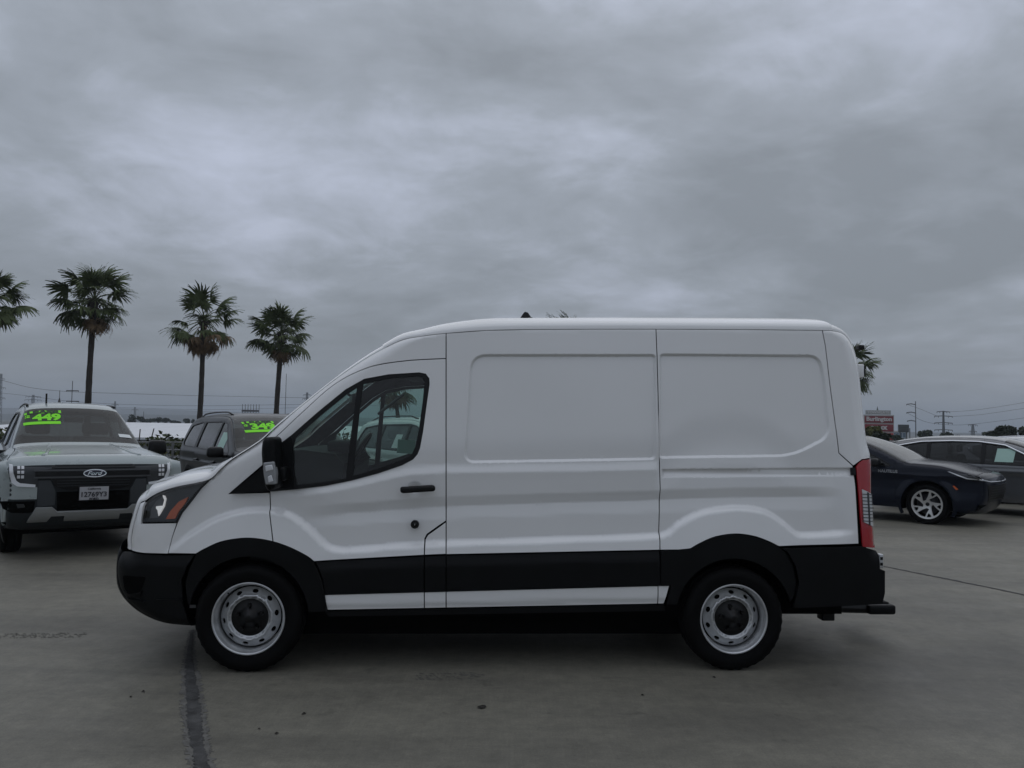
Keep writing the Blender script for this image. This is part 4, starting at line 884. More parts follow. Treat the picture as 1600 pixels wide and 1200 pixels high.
holes_ = [np.array([(.173 * math.cos(b) + .0125 * math.cos(q) * math.cos(b) - .020 * math.sin(q) * math.sin(b), .173 * math.sin(b) + .0125 * math.cos(q) * math.sin(b) + .020 * math.sin(q) * math.cos(b)) for q in np.linspace(0, 2 * math.pi, 12, endpoint=False)]) for b in np.arange(10) * R(36) + R(9)]
VDISC = pmesh('wheel_disc', circ(.196, 72), h_disc, STEEL, holes=holes_ + [circ(.122, 40)], res=.012, flange=.006)
VRIM = None
def steel_wheel(c, s_, turn=0.0):
    y = s_ * (VW - .10)
    w = link('wheel', VT, VAN, loc=(c[0], y, WR - .004), rot=(0, turn, 0 if s_ < 0 else math.pi))
    lathe('rim', [(.236, -.088), (.238, -.098), (.234, -.104), (.226, -.100), (.221, -.090), (.219, -.066), (.214, -.062), (.211, -.052), (.207, -.02), (.204, .10)], 72, STEEL, w)
    link('wheel_disc', VDISC, w, loc=(0, -.005, 0))
    lathe('hub_cap', [(.0, -.105), (.018, -.105), (.028, -.103), (.034, -.085), (.056, -.080), (.062, -.058), (.105, -.046), (.120, -.044), (.131, -.046), (.131, -.03)], 40, BLACK, w)
    for q in range(5):
        a = q * R(72) + R(20); MB().tube([(.084 * math.cos(a), -.055, .084 * math.sin(a)), (.084 * math.cos(a),-.082, .084 * math.sin(a))], .013, 6).build('wheel_nut', BLACK, w)
    lathe('brake_drum', [(.0, -.01), (.19, -.01), (.20, .06)], 32, MATTE, w)
    MB().tube([(-.14, -.062, .155), (-.165, -.085, .175)], .004, 6).build('valve_stem', BLACK, w)
    return w
for c, tn in ((wcF, 0.0), (wcR, 1.1)):
    for s_ in (-1, 1): steel_wheel(c, s_, tn)
ap = vpl(302, 947, -.85); box('tow_tag', (ap[0], -.86, ap[1]), (.04, .01, .02), STEEL, VAN)
# --- cab interior seen through the glass
ds0 = vpl(470, 712, -.3)
def lx(px, py, y): return vpl(px, py, y)
dz = lx(500, 706, -.2)[1]
dp = [(-1.75, .7), (-1.75, dz - .02), (-1.62, dz + .02), (-1.42, dz + .035), (-1.20, dz + .01), (-1.14, dz - .06), (-1.16, dz - .25), (-1.22, .6)]
V = [(x, s_ * .86, z) for s_ in (-1, 1) for x, z in dp]; n_ = len(dp)
dash = link('dashboard', mesh('dashboard', V, [tuple(range(n_)), tuple(range(n_, 2 * n_))[::-1]] + [(i, n_ + i, n_ + (i + 1) % n_, (i + 1) % n_) for i in range(n_)], DASH), VAN)
box('instrument_hood', (-1.20, -.42, dz + .05), (.20, .36, .09), DASH, dash, bev=.03)
sw = bpy.data.objects.new('steering_wheel', None); COL.objects.link(sw); sw.parent = VAN; sw.location = (-1.10, -.44, dz + .0); sw.rotation_euler = (0, R(-58), 0)
lathe('wheel_rim', [(.175 + .014 * math.cos(a), .014 * math.sin(a)) for a in np.linspace(0, 2 * math.pi, 9)], 40, BLACK, sw, axis='z')
MB().box((0, 0, .0), (.33, .05, .02)).box((-.09, 0, 0), (.18, .05, .02)).build('wheel_spokes', BLACK, sw); box('wheel_hub', (0, 0, .01), (.13, .15, .05), BLACK, sw, bev=.02)
MB().tube([(-1.02, -.44, dz + .0), (-1.25, -.44, dz - .16)], .035, 8).build('steering_column', BLACK, VAN)
for yy in (-.45, .45):
    sB = box('seat', (-.42, yy, dz - .42), (.50, .50, .16), SEATM, VAN, bev=.05)
    box('backrest', (-.17, yy, dz - .02), (.13, .48, .66), SEATM, sB, bev=.05, ry=R(12)); box('headrest', (-.06, yy, dz + .40), (.10, .27, .20), SEATM, sB, bev=.04)
box('cab_floor', (-.7, 0, .62), (1.9, 1.7, .04), MATTE, VAN); box('bulkhead', (.02, 0, 1.42), (.03, 1.62, 1.55), mat('bulkhead_grey', (.05, .05, .052), .7), VAN)
zt = lx(640, 585, -.8)[1]
box('headliner', (-.36, 0, zt + .13), (.85, 1.40, .05), LINER, VAN, bev=.02)
box('overhead_shelf', (-.62, 0, zt + .06), (.34, 1.34, .08), LINER, VAN, bev=.02)
gh = [lx(478, 668, .78), lx(500, 646, .78)]
MB().tube([(-1.06, .74, 1.73), (-1.02, .70, 1.76), (-.90, .70, 1.86), (-.85, .74, 1.90)], .014, 8).build('grab_handle', LINER, VAN, smooth=True)
MB().tube([(-1.30, 0, 1.93), (-1.22, 0, 1.86)], .012, 6).build('mirror_stalk', BLACK, VAN); box('rear_view_mirror', (-1.20, 0, 1.84), (.03, .24, .07), BLACK, VAN, bev=.012, rz=R(12))
# stickers on the far door glass
o1, o2 = lx(621, 687, .93), lx(648, 709, .93)
box('window_sticker', ((o1[0] + o2[0]) / 2, .945, (o1[1] + o2[1]) / 2), (abs(o2[0] - o1[0]), .002, abs(o1[1] - o2[1])), PAPERG, VAN, ry=R(3))

gp = V2([(206, 852), (206, 838), (211, 815), (219, 790)])
V = []
for (x_, z_) in gp:
    for u in np.linspace(-1, 1, 13): V.append((x_ - .125 * math.sqrt(1 - (.62 * u) ** 2) + .035, u * .56, z_))
link('grille', mesh('grille', V, [(i * 13 + j, i * 13 + j + 1, (i + 1) * 13 + j + 1, (i + 1) * 13 + j) for i in range(3) for j in range(12)], BLACK, True), VAN)
# ------------------------------------------------------------------ the other cars: one builder, five different bodies
def seg_arc(c, r, a0, a1, n=16): return [(c[0] + r * math.cos(a), c[1] + r * math.sin(a)) for a in np.linspace(R(a0), R(a1), n)]
class Car:
    """local frame: x from the nose (0) back to the tail (L), y across, z up; flank +y is the right-hand side"""
    def __init__(s, name, label, cat, F, theta, spec, group=None):
        s.sp = spec; s.W = spec['W']; s.L = spec['L']
        rz = R(90 + theta); s.root = empty(name, (F[0], F[1], 0), rz, label=label, cat=cat, group=group)
        s.E = cr(np.array(spec['E'], float), 5); s.paint = spec['paint']; s.zb = spec['zb']
    def base(s, x, z):
        sp = s.sp; o = sp.get('shoulder', 0.0) * sstep(s.zb - .02, s.zb + .09, z) + sp.get('tumble', .42) * np.maximum(0, z - s.zb) ** 1.15 + .03 * np.clip((.62 - z) / .3, 0, 1.5) ** 2
        o = o + sp.get('ftaper', .13) * np.clip((.85 - x) / .85, 0, 1.3) ** 2 + .10 * np.clip((x - s.L + .7) / .7, 0, 1.3) ** 2
        zs = sp.get('crease', s.zb - .16); o = o - .014 * np.exp(-((z - zs) / .035) ** 2) + .02 * sstep(zs, zs - .12, z) * sstep(zs - .5, zs - .25, z)
        for wx in (sp['wf'], sp['wr']):
            d = np.hypot(x - wx, z - sp['R']); o = o - .022 * (1 - sstep(.02, .14, d - sp['ra']))
        return o
    def off(s, P): return s.base(P[:, 0], P[:, 1]) + round_off(P, s.E)
    def smap(s, delta=0.0): return lambda P: np.stack([P[:, 0], (s.W - s.off(P)) + delta, P[:, 1]], 1)
    def y0(s, P): return s.W - s.off(P)
    def side(s, name, poly, m, parent=None, holes=(), delta=0.0, both=True, res=.05, inset=.003, **k):
        o = patch(name, np.asarray(poly, float), s.smap(delta), m, parent or s.root, holes=holes, res=res, inset=inset, sign=-1, **k)
        if both:
            c = o.copy(); COL.objects.link(c); c.scale = (1, -1, 1)
            if parent is not None and getattr(parent, 'twin', None): pass
        return o
    def belt_pt(s, t, u, k=2.4, d=0.0):
        """t in points of the profile (float array), u in -1..1"""
        t = np.asarray(t, float) * 5; i = np.clip(t.astype(int), 0, len(s.E) - 2); f = (t - i)[:, None]
        p = s.E[i] * (1 - f) + s.E[i + 1] * f
        tg = np.gradient(s.E[:, :2], axis=0); tg /= np.linalg.norm(tg, axis=1)[:, None]; n_ = np.stack([-tg[:, 1], tg[:, 0]], 1)
        n = n_[i] * (1 - f) + n_[i + 1] * f
        y = s.y0(p[:, :2]); c = p[:, 3] * np.maximum(0, 1 - np.abs(u) ** k) ** (1 / k) + d
        return np.stack([p[:, 0] + n[:, 0] * c, u * y, p[:, 1] + n[:, 1] * c], 1)
    def belt(s, name, i0, i1, m, parent=None, k=2.4, **kw):
        ts = np.arange(i0 * 5, i1 * 5 + 1) / 5.0; w = np.linspace(-math.pi / 2, math.pi / 2, 33); us = np.sin(w); V = []
        for t in ts: V += list(s.belt_pt(np.full(len(us), t), us, k))
        q = len(us); Fs = [(i * q + j + 1, i * q + j, (i + 1) * q + j, (i + 1) * q + j + 1) for i in range(len(ts) - 1) for j in range(q - 1)]
        Fs = [f[::-1] for f in Fs]
        return link(name, mesh(name, V, Fs, m, True), parent or s.root, **kw)
    def front_map(s, delta=0.0, k=None):
        """(y,z) on the nose"""
        k = k or s.sp.get('fk', 2.0); e = s.E[:s.sp['hood'] * 5 + 1]; o = np.maximum.accumulate(e[:, 1])
        def f(P):
            z = P[:, 1]; x = np.interp(z, o, e[:, 0]); c = np.interp(z, o, e[:, 3]); y0 = s.y0(np.stack([x, z], 1))
            u = np.clip(np.abs(P[:, 0]) / y0, 0, 1); return np.stack([x - c * (1 - u ** k) ** (1 / k) - delta, P[:, 0], z], 1)
        return f
    def front(s, name, poly, m, parent=None, delta=.004, mirror=False, res=.03, **k):
        """u = y with +y towards the right-hand flank; polygon in (y,z)"""
        p = np.asarray(poly, float); o = patch(name, p, s.front_map(delta), m, parent or s.root, res=res, sign=-1, **k)
        if mirror:
            q = p * [-1, 1]; patch(name, q, s.front_map(delta), m, parent or s.root, res=res, sign=-1, **k)
        return o
    def screen_map(s, i0, i1, d=.004):
        """(a,b) metres from the middle of the windscreen, b upwards"""
        e = s.E[i0 * 5:i1 * 5 + 1]; ln = np.concatenate([[0], np.cumsum(np.linalg.norm(np.diff(e[:, :2], axis=0), axis=1))]); tt = np.arange(i0 * 5, i1 * 5 + 1) / 5.0
        def f(P):
            t = np.interp(P[:, 1] + ln[-1] / 2, ln, tt); y0 = s.y0(np.stack([np.interp(t, tt, e[:, 0]), np.interp(t, tt, e[:, 1])], 1))
            return s.belt_pt(t, P[:, 0] / y0, d=d)
        f.half = ln[-1] / 2; return f
    def body(s):
        sp = s.sp; wf, wr, Rw, ra, L_ = sp['wf'], sp['wr'], sp['R'], sp['ra'], s.L
        top = s.E[:, :2]; zs = sp['sill']
        bot = [(top[-1, 0], max(top[-1, 1], zs))] + [(wr + ra, zs)] + seg_arc((wr, Rw), ra, -20 if zs < Rw else 0, 200)[0:] + [(wr - ra, zs)]
        arcR = [q for q in seg_arc((wr, Rw), ra, -30, 210, 22) if q[1] > zs]; arcF = [q for q in seg_arc((wf, Rw), ra, -30, 210, 22) if q[1] > zs]
        loop = np.array([tuple(q) for q in top] + arcR + arcF)
        s.loop = loop; dl = fillet(sp['dlo'], sp.get('dlor', .05), 5); cuts = sp['cuts']; names = sp['names']
        wins = []
        for a, b in sp['wins']:
            w = clip_slab(ccw(dl), a, b); wins.append(ccw(w))
        s.wins = wins; s.panels = {}
        for nm, a, b in zip(names, [None] + cuts, cuts + [None]):
            poly = clip_slab(loop, a, b); hs = []
            for w in wins:
                cx_ = w[:, 0].mean()
                if (a is None or cx_ > a) and (b is None or cx_ < b): hs.append(inset_poly(w, -.012))
            o = s.side(nm, poly, s.paint, holes=hs); s.panels[nm] = o; twin = [c for c in s.root.children if c.name.startswith(nm) and c is not o][0]
            for w in wins:
                cx_ = w[:, 0].mean()
                if (a is None or cx_ > a) and (b is None or cx_ < b):
                    for par in (o, twin):
                        g = link('window', pmesh('window', w, s.smap(-.012), sp.get('sideglass', TINT), res=.08, flange=0, inset=-.02, sign=-1), par)
            if 'door' in nm:
                hx = b - .16; hz = s.zb - .11
                for par in (o, twin):
                    yy = float(s.y0(np.array([[hx, hz]]))[0])
                    h = box('handle', (hx - .05, yy + .022, hz), (.20, .035, .03), sp.get('handle', s.paint), par, bev=.012)
                    box('handle_cup', (hx - .05, yy + .0, hz), (.13, .012, .05), BLACK, par, bev=.004)
        # black pillars round the glass
        s.side('window_trim', inset_poly(ccw(dl), -.022), BLACK, holes=wins, delta=.002, res=.05, inset=0, flange=.006)
        if sp.get('chrome'):
            tl_ = dl[[i for i in range(len(dl)) if True]]; n0 = inset_poly(ccw(dl), -.024); zc_ = sp['chrome']
            up = [q for q in densify(n0, .06) if q[1] > zc_]; up.sort(key=lambda q: q[0])
            P = np.array(up); P3 = s.smap(.006)(P)
            for sg in (1, -1): MB().tube([(a, b * sg, c) for a, b, c in P3], sp.get('chrome_r', .016), 6).build('window_moulding', CHROME, s.root, smooth=True)
        if sp.get('cladding'):
            cz = sp['cladding']; m = sp.get('cladm', CLAD)
            for wx in (wf, wr):
                a0 = -25; ring = seg_arc((wx, Rw), ra + .065, a0, 180 - a0, 26) + seg_arc((wx, Rw), ra + .004, 180 - a0, a0, 26)
                s.side('arch_trim', [q for q in ring if True], m, delta=.007, res=.05, inset=0)
            s.side('sill_trim', [(wf + ra + .03, zs + .002), (wr - ra - .03, zs + .002), (wr - ra - .07, cz), (wf + ra + .07, cz)], m, delta=.008, res=.08, inset=0)
        # across the car
        for nm, i0, i1, m in sp['belts']: s.belt(nm, i0, i1, m, k=sp.get('fk', 2.0) if i1 <= sp['hood'] else 2.4)
        # dark inside, floor
        ub = MB(); ub.box((L_ / 2, 0, .40), (L_ - .5, s.W * 1.35, .24)); ub.build('underbody', MATTE, s.root)
        for wx in (wf, wr):
            for sg in (-1, 1):
                lathe('wheel_housing', [(ra + .03, sg * (s.W - .06)), (ra + .03, sg * (s.W - .42)), (.05, sg * (s.W - .42))], 20, MATTE, s.root, loc=(wx, 0, Rw), a0=R(-15), a1=R(195))
        x0, x1 = sp['cabin']; zf = s.zb - .30
        box('cabin_floor', ((x0 + x1) / 2, 0, zf), (x1 - x0, s.W * 1.7, .04), MATTE, s.root)
        box('dashboard', (x0 + .28, 0, s.zb - .10), (.55, s.W * 1.6, .22), DASH, s.root, bev=.05)
        for yy in (-.38, .38):
            for q, xs in enumerate(sp['seats']):
                b = box('seat', (xs, yy, zf + .20), (.12, .5, .62), SEATM, s.root, bev=.05, ry=R(14)); box('headrest', (xs + .08, yy, zf + .63), (.09, .25, .17), SEATM, b, bev=.04)
        sw = lathe('steering_wheel', [(.18 + .015 * math.cos(a), .015 * math.sin(a)) for a in np.linspace(0, 2 * math.pi, 7)], 24, BLACK, s.root, loc=(x0 + .62, -.38, s.zb + .02), axis='z'); sw.rotation_euler = (0, R(-60), 0)
        zt = sp['E'][sp['rooft']][1]; box('rear_view_mirror', (sp['E'][sp['rooft']][0] - .12, 0, zt - .10), (.03, .24, .07), BLACK, s.root, bev=.01)
        s.wheels()
    def wheels(s):
        sp = s.sp; T = tyre_mesh('wheel', sp['R'], .235, sp['rim'], 48); rim = sp['rim']
        key = sp.get('style', 'five'); op = []
        if key == 'turbine':
            for q in range(5):
                a = q * R(72) + R(8)
                pt = lambda r, d: (r * math.cos(a + R(d)), r * math.sin(a + R(d)))
                op.append(np.array([pt(rim * .27, 34), pt(rim * .50, 8), pt(rim * .88, 1), pt(rim * .90, 18), pt(rim * .89, 38), pt(rim * .62, 43), pt(rim * .34, 66)]))
                op.append(np.array([pt(rim * .60, 53), pt(rim * .89, 44.5), pt(rim * .89, 65), pt(rim * .74, 64)]))
        else:
            for q in range(6):
                a = q * R(60); pt = lambda r, d: (r * math.cos(a + R(d)), r * math.sin(a + R(d)))
                op.append(np.array([pt(rim * .36, 10), pt(rim * .86, 7), pt(rim * .88, 30), pt(rim * .86, 53), pt(rim * .36, 50)]))
        disc = pmesh('alloy_spokes', circ(rim * .965, 48), lambda P: np.stack([P[:, 0], np.interp(np.linalg.norm(P, axis=1), [0, rim * .25, rim * .6, rim], [-.05, -.058, -.075, -.09]), P[:, 1]], 1), sp.get('alloy', ALLOY), holes=[fillet(o, .012, 3) for o in op], res=.03, flange=.02)
        for wx in (sp['wf'], sp['wr']):
            for sg in (-1, 1):
                w = link('wheel', T, s.root, loc=(wx, sg * (s.W - .135), sp['R'] - .003), rot=(0, .3 + wx, 0 if sg < 0 else math.pi))
                lathe('rim', [(rim + .006, -.096), (rim, -.102), (rim * .965, -.098), (rim * .95, -.08), (rim * .93, .08)], 40, sp.get('alloy', ALLOY), w)
                link('alloy_spokes', disc, w); lathe('brake_disc', [(.0, -.02), (rim * .72, -.02), (rim * .72, .0)], 28, DARKALLOY, w); lathe('wheel_backing', [(0, .02), (rim * .95, .02)], 24, MATTE, w)
                lathe('hub_cap', [(0, -.072), (.03, -.071), (.035, -.05)], 16, BLACK, w)
    def mirrors(s, x, z, m, size=(.16, .24, .17)):
        y = float(s.y0(np.array([[x, z]]))[0])
        for sg in (-1, 1):
            o = box('door_mirror', (x + .02, sg * (y + .05 + size[1] / 2), z + .05), size, m, s.root, bev=.045, taper=.9)
            box('mirror_glass', (x + .02 + size[0] / 2 + .001, sg * (y + .05 + size[1] / 2), z + .05), (.004, size[1] * .8, size[2] * .72), CHROME, o)
            box('mirror_foot', (x + .02, sg * (y + .02), z - .01), (.08, .12, .05), BLACK, o, bev=.015)
def price_sticker(car, a, b, w, txt, word='LEASE'):
    """bright vinyl letters on the windscreen: strip with a word, the figures, a line below; +a is the right-hand side of the car"""
    f1 = car.screen_map(*car.sp['screen'], d=.004); f2 = car.screen_map(*car.sp['screen'], d=.007)
    rc = lambda x0, x1, z0, z1: [(a + x0, b + z0), (a + x1, b + z0), (a + x1, b + z1), (a + x0, b + z1)]
    p = patch('price_sticker', rc(-w / 2, w / 2, .10, .17), f1, GREEN, car.root, res=.05, flange=0)
    patch('sticker_backing', rc(-w / 2, w / 2, -.11, .10), f1, GREENINK, p, res=.05, flange=0)
    patch('sticker_bar', rc(-w / 2 + .02, w / 2 + .02, -.185, -.11), f1, GREEN, p, res=.05, flange=0)
    U = lambda c, d: (lambda v: f2(np.stack([a - c - v[:, 0], b + d + v[:, 1]], 1)))
    link('lettering', text_mesh(word, .06, GREENINK, U(0, .135), .004, width=w * .86, sx=1.4), p)
    link('lettering', text_mesh('$', .12, GREEN, U(-w * .42, .02), .004), p)
    link('lettering', text_mesh(txt, .24, GREEN, U(w * .09, -.005), .012, width=w * .78), p)
# ------------------------------------------------------------------ pickup at the left, nose towards the camera
PT = 35.0
RGREY = vary(mat('grey_green_paint', (.36, .405, .405), .28, .1, coat=.7), .03, 2, .04)
DKPLAST = vary(mat('dark_grey_plastic', (.020, .024, .027), .5, spec=.3), .15, 6)
SKID = vary(mat('silver_skid_plate', (.36, .37, .37), .45, .4), .05, 5)
PU = dict(L=5.35, W=.915, E=[(.40, .36, .04, .05), (.22, .42, .04, .10), (.14, .55, .04, .13), (.12, .75, .04, .14), (.12, .95, .03, .14), (.13, 1.06, .03, .13), (.17, 1.115, .03, .10),
                            (.30, 1.16, .05, .055), (.8, 1.215, .06, .05), (1.25, 1.245, .06, .05), (1.42, 1.27, .03, .06), (1.9, 1.53, .05, .07), (2.22, 1.715, .06, .075), (2.5, 1.785, .06, .07), (2.9, 1.80, .06, .07), (3.35, 1.775, .06, .06), (3.62, 1.66, .06, .05), (3.72, 1.30, .04, .03), (3.80, 1.20, .02, .0), (4.5, 1.20, .02, .0), (5.2, 1.20, .02, .0), (5.33, 1.15, .05, .02), (5.33, .8, .05, .02), (5.30, .55, .05, .02)],
          zb=1.16, R=.385, ra=.46, wf=.90, wr=4.17, rim=.235, sill=.42, paint=RGREY, tumble=.34, shoulder=.115, ftaper=.03, fk=3.2, crease=1.02,
          dlo=[(1.62, 1.22), (2.32, 1.67), (2.6, 1.70), (3.3, 1.69), (3.52, 1.60), (3.58, 1.26)], wins=[(None, 2.58), (2.66, None)], cuts=[1.40, 2.62, 3.66], names=['front_fender', 'front_door', 'rear_door', 'bed_side'],
          belts=[('front_fascia', 0, 5, DKPLAST), ('grille_surround', 5, 6, RGREY), ('hood', 6, 10, RGREY), ('windscreen', 10, 12, SCREEN), ('roof', 12, 16, RGREY), ('rear_window', 16, 18, TINT), ('bed_cover', 18, 20, BLACK), ('tailgate', 20, 23, RGREY)],
          hood=7, rooft=12, screen=(10, 12), cabin=(1.3, 3.6), seats=(2.35, 3.2), cladding=.50, alloy=DARKALLOY)
pk = Car('pickup_truck', 'grey-green double-cab pickup with a black grille and a green lease price sticker', 'pickup truck', (-4.98, 9.72), PT, PU)
pk.body(); pk.mirrors(1.58, 1.20, BLACK, (.15, .25, .20))
def pf(px, py): return ((139 - px) / 142.0, CAM_H - (py - 652.6) / 131.0)
def pp(l): return [pf(*q) for q in l]
def both(nm, l, m, **k):
    pk.front(nm, pp(l), m, mirror=True, **k)
both('bumper_corner', [(-3, 722), (14, 718), (16, 736), (22, 751), (30, 756), (56, 758), (56, 776), (14, 776), (4, 772), (-8, 765)], RGREY, delta=.006)
both('headlight', fillet(pp([(14, 717), (76, 720), (76, 731), (56, 734), (56, 758), (28, 756), (20, 750), (15, 736)]), .02).tolist() and [(14, 717), (76, 720), (76, 731), (56, 734), (56, 758), (28, 756), (20, 750), (15, 736)], LAMPDARK, delta=.010)
both('light_bar', [(74, 722), (26, 720.5), (20.5, 723), (21.5, 737), (26, 748), (31, 751.5), (53, 754), (53, 758), (28, 756.5), (20, 751), (16.5, 738), (15.5, 721), (20, 717), (74, 718)], mat('light_bar_white', (.75, .77, .8), .3), delta=.02, res=.02)
for q in range(3):
    for p_ in range(2):
        x_, y_ = 27 + p_ * 5.5, 726 + q * 7; both('lamp_cell', [(x_, y_), (x_ + 4, y_), (x_ + 4, y_ + 4.5), (x_, y_ + 4.5)], SILVERLAMP, delta=.017, res=.02)
gr_ = pk.front('grille', pp([(76, 721), (202, 721), (203, 731), (226, 733), (226, 745), (203, 746), (196, 758), (180, 763), (98, 763), (82, 758), (75, 746), (52, 745), (52, 733), (75, 731)]), BLACK, delta=.02)
for yy in (733, 743.5): pk.front('grille_bar', pp([(50, yy - 1.3), (228, yy - 1.3), (228, yy + 1.3), (50, yy + 1.3)]), mat('grille_bar_grey', (.05, .052, .056), .35), parent=gr_, delta=.035)
for yy in (725, 729): pk.front('grille_bar', pp([(80, yy - .6), (198, yy - .6), (198, yy + .6), (80, yy + .6)]), DKPLAST, parent=gr_, delta=.028)
for yy in (749, 753, 757): pk.front('grille_bar', pp([(84, yy - .5), (194, yy - .5), (194, yy + .5), (84, yy + .5)]), DKPLAST, parent=gr_, delta=.026)
pk.front('hood_lip', pp([(30, 717.5), (248, 717.5), (248, 720.5), (30, 720.5)]), BLACK, delta=.004)
# oval badge with script
bz = CAM_H - (738 - 652.6) / 131.0; fm = pk.front_map(.045)
el = lambda a, b, n=36: np.array([(a * math.cos(t), bz + b * math.sin(t)) for t in np.linspace(0, 2 * math.pi, n, endpoint=False)])
bd = patch('badge', el(.125, .048), fm, CHROME, pk.root, res=.03, sign=-1, flange=.02)
patch('badge_field', el(.112, .037), pk.front_map(.048), mat('badge_blue', (.008, .012, .03), .25, coat=.5), bd, res=.03, sign=-1, flange=.002)
FM = pk.front_map(.052)
link('lettering', text_mesh('Ford', .062, CHROME, lambda v: FM(np.stack([-v[:, 0], bz + v[:, 1]], 1)), .0012, .35, sx=1.25), bd)
pz = CAM_H - (769 - 652.6) / 131.0; rct = lambda w, h, c=0: [(-w / 2, pz + c - h / 2), (w / 2, pz + c - h / 2), (w / 2, pz + c + h / 2), (-w / 2, pz + c + h / 2)]
pl = pk.front('licence_plate', rct(.31, .155), mat('plate_white', (.42, .42, .44), .45), delta=.045)
pk.front('plate_frame', rct(.33, .175), BLACK, parent=pl, delta=.035)
FM2 = pk.front_map(.050)
tx = lambda s_, sz, dz, w, b: link('lettering', text_mesh(s_, sz, INK, lambda v: FM2(np.stack([-v[:, 0], pz + dz + v[:, 1]], 1)), b, width=w), pl)
tx('California', .03, .055, .14, .0006); tx('12769Y3', .085, -.012, .27, .002); tx('FORD', .025, -.068, .10, .0015)
both('fog_lamp_pocket', [(6, 779), (54, 779), (52, 795), (46, 797), (22, 796), (10, 790)], MATTE, delta=.008)
both('fog_lamp', [(28, 783), (38, 783), (40, 788), (30, 789)], LAMPDARK, delta=.016, res=.03)
both('bumper_block', [(57, 748), (74, 748), (82, 764), (82, 786), (57, 788)], mat('bumper_grey', (.035, .040, .045), .5), delta=.012)
pk.front('lower_grille', pp([(84, 766), (194, 766), (194, 795), (86, 795)]), MATTE, delta=.014)
pk.front('skid_plate', pp([(44, 812), (55, 789), (78, 789), (86, 797), (192, 797), (200, 789), (223, 789), (234, 812), (206, 812), (200, 803), (181, 803), (181, 812), (97, 812), (97, 803), (78, 803), (72, 812)]), SKID, delta=.05, flange=.03)
pk.front('under_guard', pp([(10, 813), (268, 813), (250, 822), (28, 822)]), MATTE, delta=.0)
both('hood_crease', [(0, 0), (1, 0), (0, 1)], RGREY) if False else None
for sg in (-1, 1):
    P = [pk.belt_pt(np.array([t]), np.array([sg * u]), d=-.004)[0] for t, u in ((6.4, .60), (7, .56), (8, .52), (9.3, .48))]
    MB().tube(P, .022, 6).build('hood_rib', RGREY, pk.root, smooth=True)
    P = [pk.belt_pt(np.array([t]), np.array([sg * .965]), d=.012)[0] for t in (12.6, 13, 14, 15, 15.6)]
    MB().tube(P, .018, 6).build('roof_rail', BLACK, pk.root, smooth=True)
fm = pk.screen_map(10, 12, .006)
price_sticker(pk, .385, .21, .44, '449')
patch('paper_slip', [(-.67, -.30), (-.51, -.30), (-.50, -.21), (-.65, -.21)], fm, PAPER, pk.root, res=.06, flange=0)
tt = pk.belt_pt(np.array([13.0]), np.array([.55]))[0]
MB().tube([tt, tt + np.array([.01, 0, .14])], .012, 6).build('roof_antenna', BLACK, pk.root)

# ------------------------------------------------------------------ three-row SUVs of the left-hand row
CARB = vary(mat('dark_grey_metallic_paint', (.014, .0152, .017), .3, .0, coat=.15, spec=.35), .06, 2, .04)
def suv_spec(paint, **k):
    d = dict(L=5.05, W=.99, E=[(.42, .26, .05, .05), (.16, .32, .06, .12), (.08, .50, .07, .14), (.06, .75, .07, .15), (.08, .95, .06, .14), (.14, 1.04, .05, .12), (.35, 1.11, .05, .06), (.8, 1.16, .05, .05), (1.20, 1.185, .05, .05), (1.42, 1.22, .03, .06), (1.9, 1.48, .05, .07), (2.25, 1.64, .06, .07), (2.6, 1.705, .06, .065), (3.3, 1.715, .06, .065), (4.0, 1.695, .06, .065), (4.55, 1.64, .06, .06), (4.72, 1.56, .06, .05), (4.92, 1.22, .07, .04), (5.02, 1.0, .08, .05), (5.05, .75, .08, .06), (5.02, .45, .07, .06), (4.9, .30, .05, .04)],
             zb=1.10, R=.37, ra=.435, wf=.93, wr=3.96, rim=.25, sill=.30, paint=paint, tumble=.40, dlo=[(1.66, 1.16), (2.30, 1.585), (2.6, 1.625), (3.9, 1.60), (4.42, 1.54), (4.62, 1.25), (4.5, 1.20)], wins=[(None, 2.55), (2.63, 3.58), (3.72, None)],
             cuts=[1.42, 2.59, 3.62], names=['front_fender', 'front_door', 'rear_door', 'rear_quarter'],
             belts=[('front_bumper', 0, 3, CLAD), ('grille', 3, 5, BLACK), ('hood', 5, 9, paint), ('windscreen', 9, 11, SCREEN), ('roof', 11, 15, paint), ('rear_window', 15, 17, TINT), ('tailgate', 17, 21, paint)], hood=6, rooft=11, screen=(9, 11), cabin=(1.3, 4.6), seats=(2.35, 3.2, 4.0), cladding=.42)
    d.update(k); return d
def suv_front(c, lampm=LAMPDARK):
    for sg in (-1, 1): c.front('headlight', np.array([(.52, .86), (.86, .88), (.88, 1.0), (.55, .98)]) * [sg, 1], lampm, delta=.01)
def roof_rails(c, m, i0, i1, u=.90, h=.038, r=.013):
    for sg in (-1, 1):
        P = [c.belt_pt(np.array([t]), np.array([sg * u]), d=(h if 0 < q < 6 else .0))[0] for q, t in enumerate(np.linspace(i0, i1, 7))]
        MB().tube(P, r, 6).build('roof_rail', m, c.root, smooth=True)
ex = Car('parked_suv', 'dark grey SUV with a green price sticker, parked behind the hood of the van', 'suv', (-2.52, 11.45), PT, suv_spec(CARB, sideglass=glass('side_glass', (.13, .14, .14))), 'cars for sale in the left-hand row')
ex.body(); ex.mirrors(1.66, 1.12, BLACK, (.15, .25, .16)); suv_front(ex); roof_rails(ex, BLACK, 11.9, 14.8)
price_sticker(ex, .42, .14, .50, '349')
def side_paper(c, x0, x1, z0, z1, m=PAPERG, tilt=.04):
    o = c.side('window_sticker', [(x0 + tilt, z0), (x1 + tilt, z0), (x1, z1), (x0, z1)], m, delta=-.008, both=False, flange=0, inset=0); o.data.flip_normals() if False else None; return o
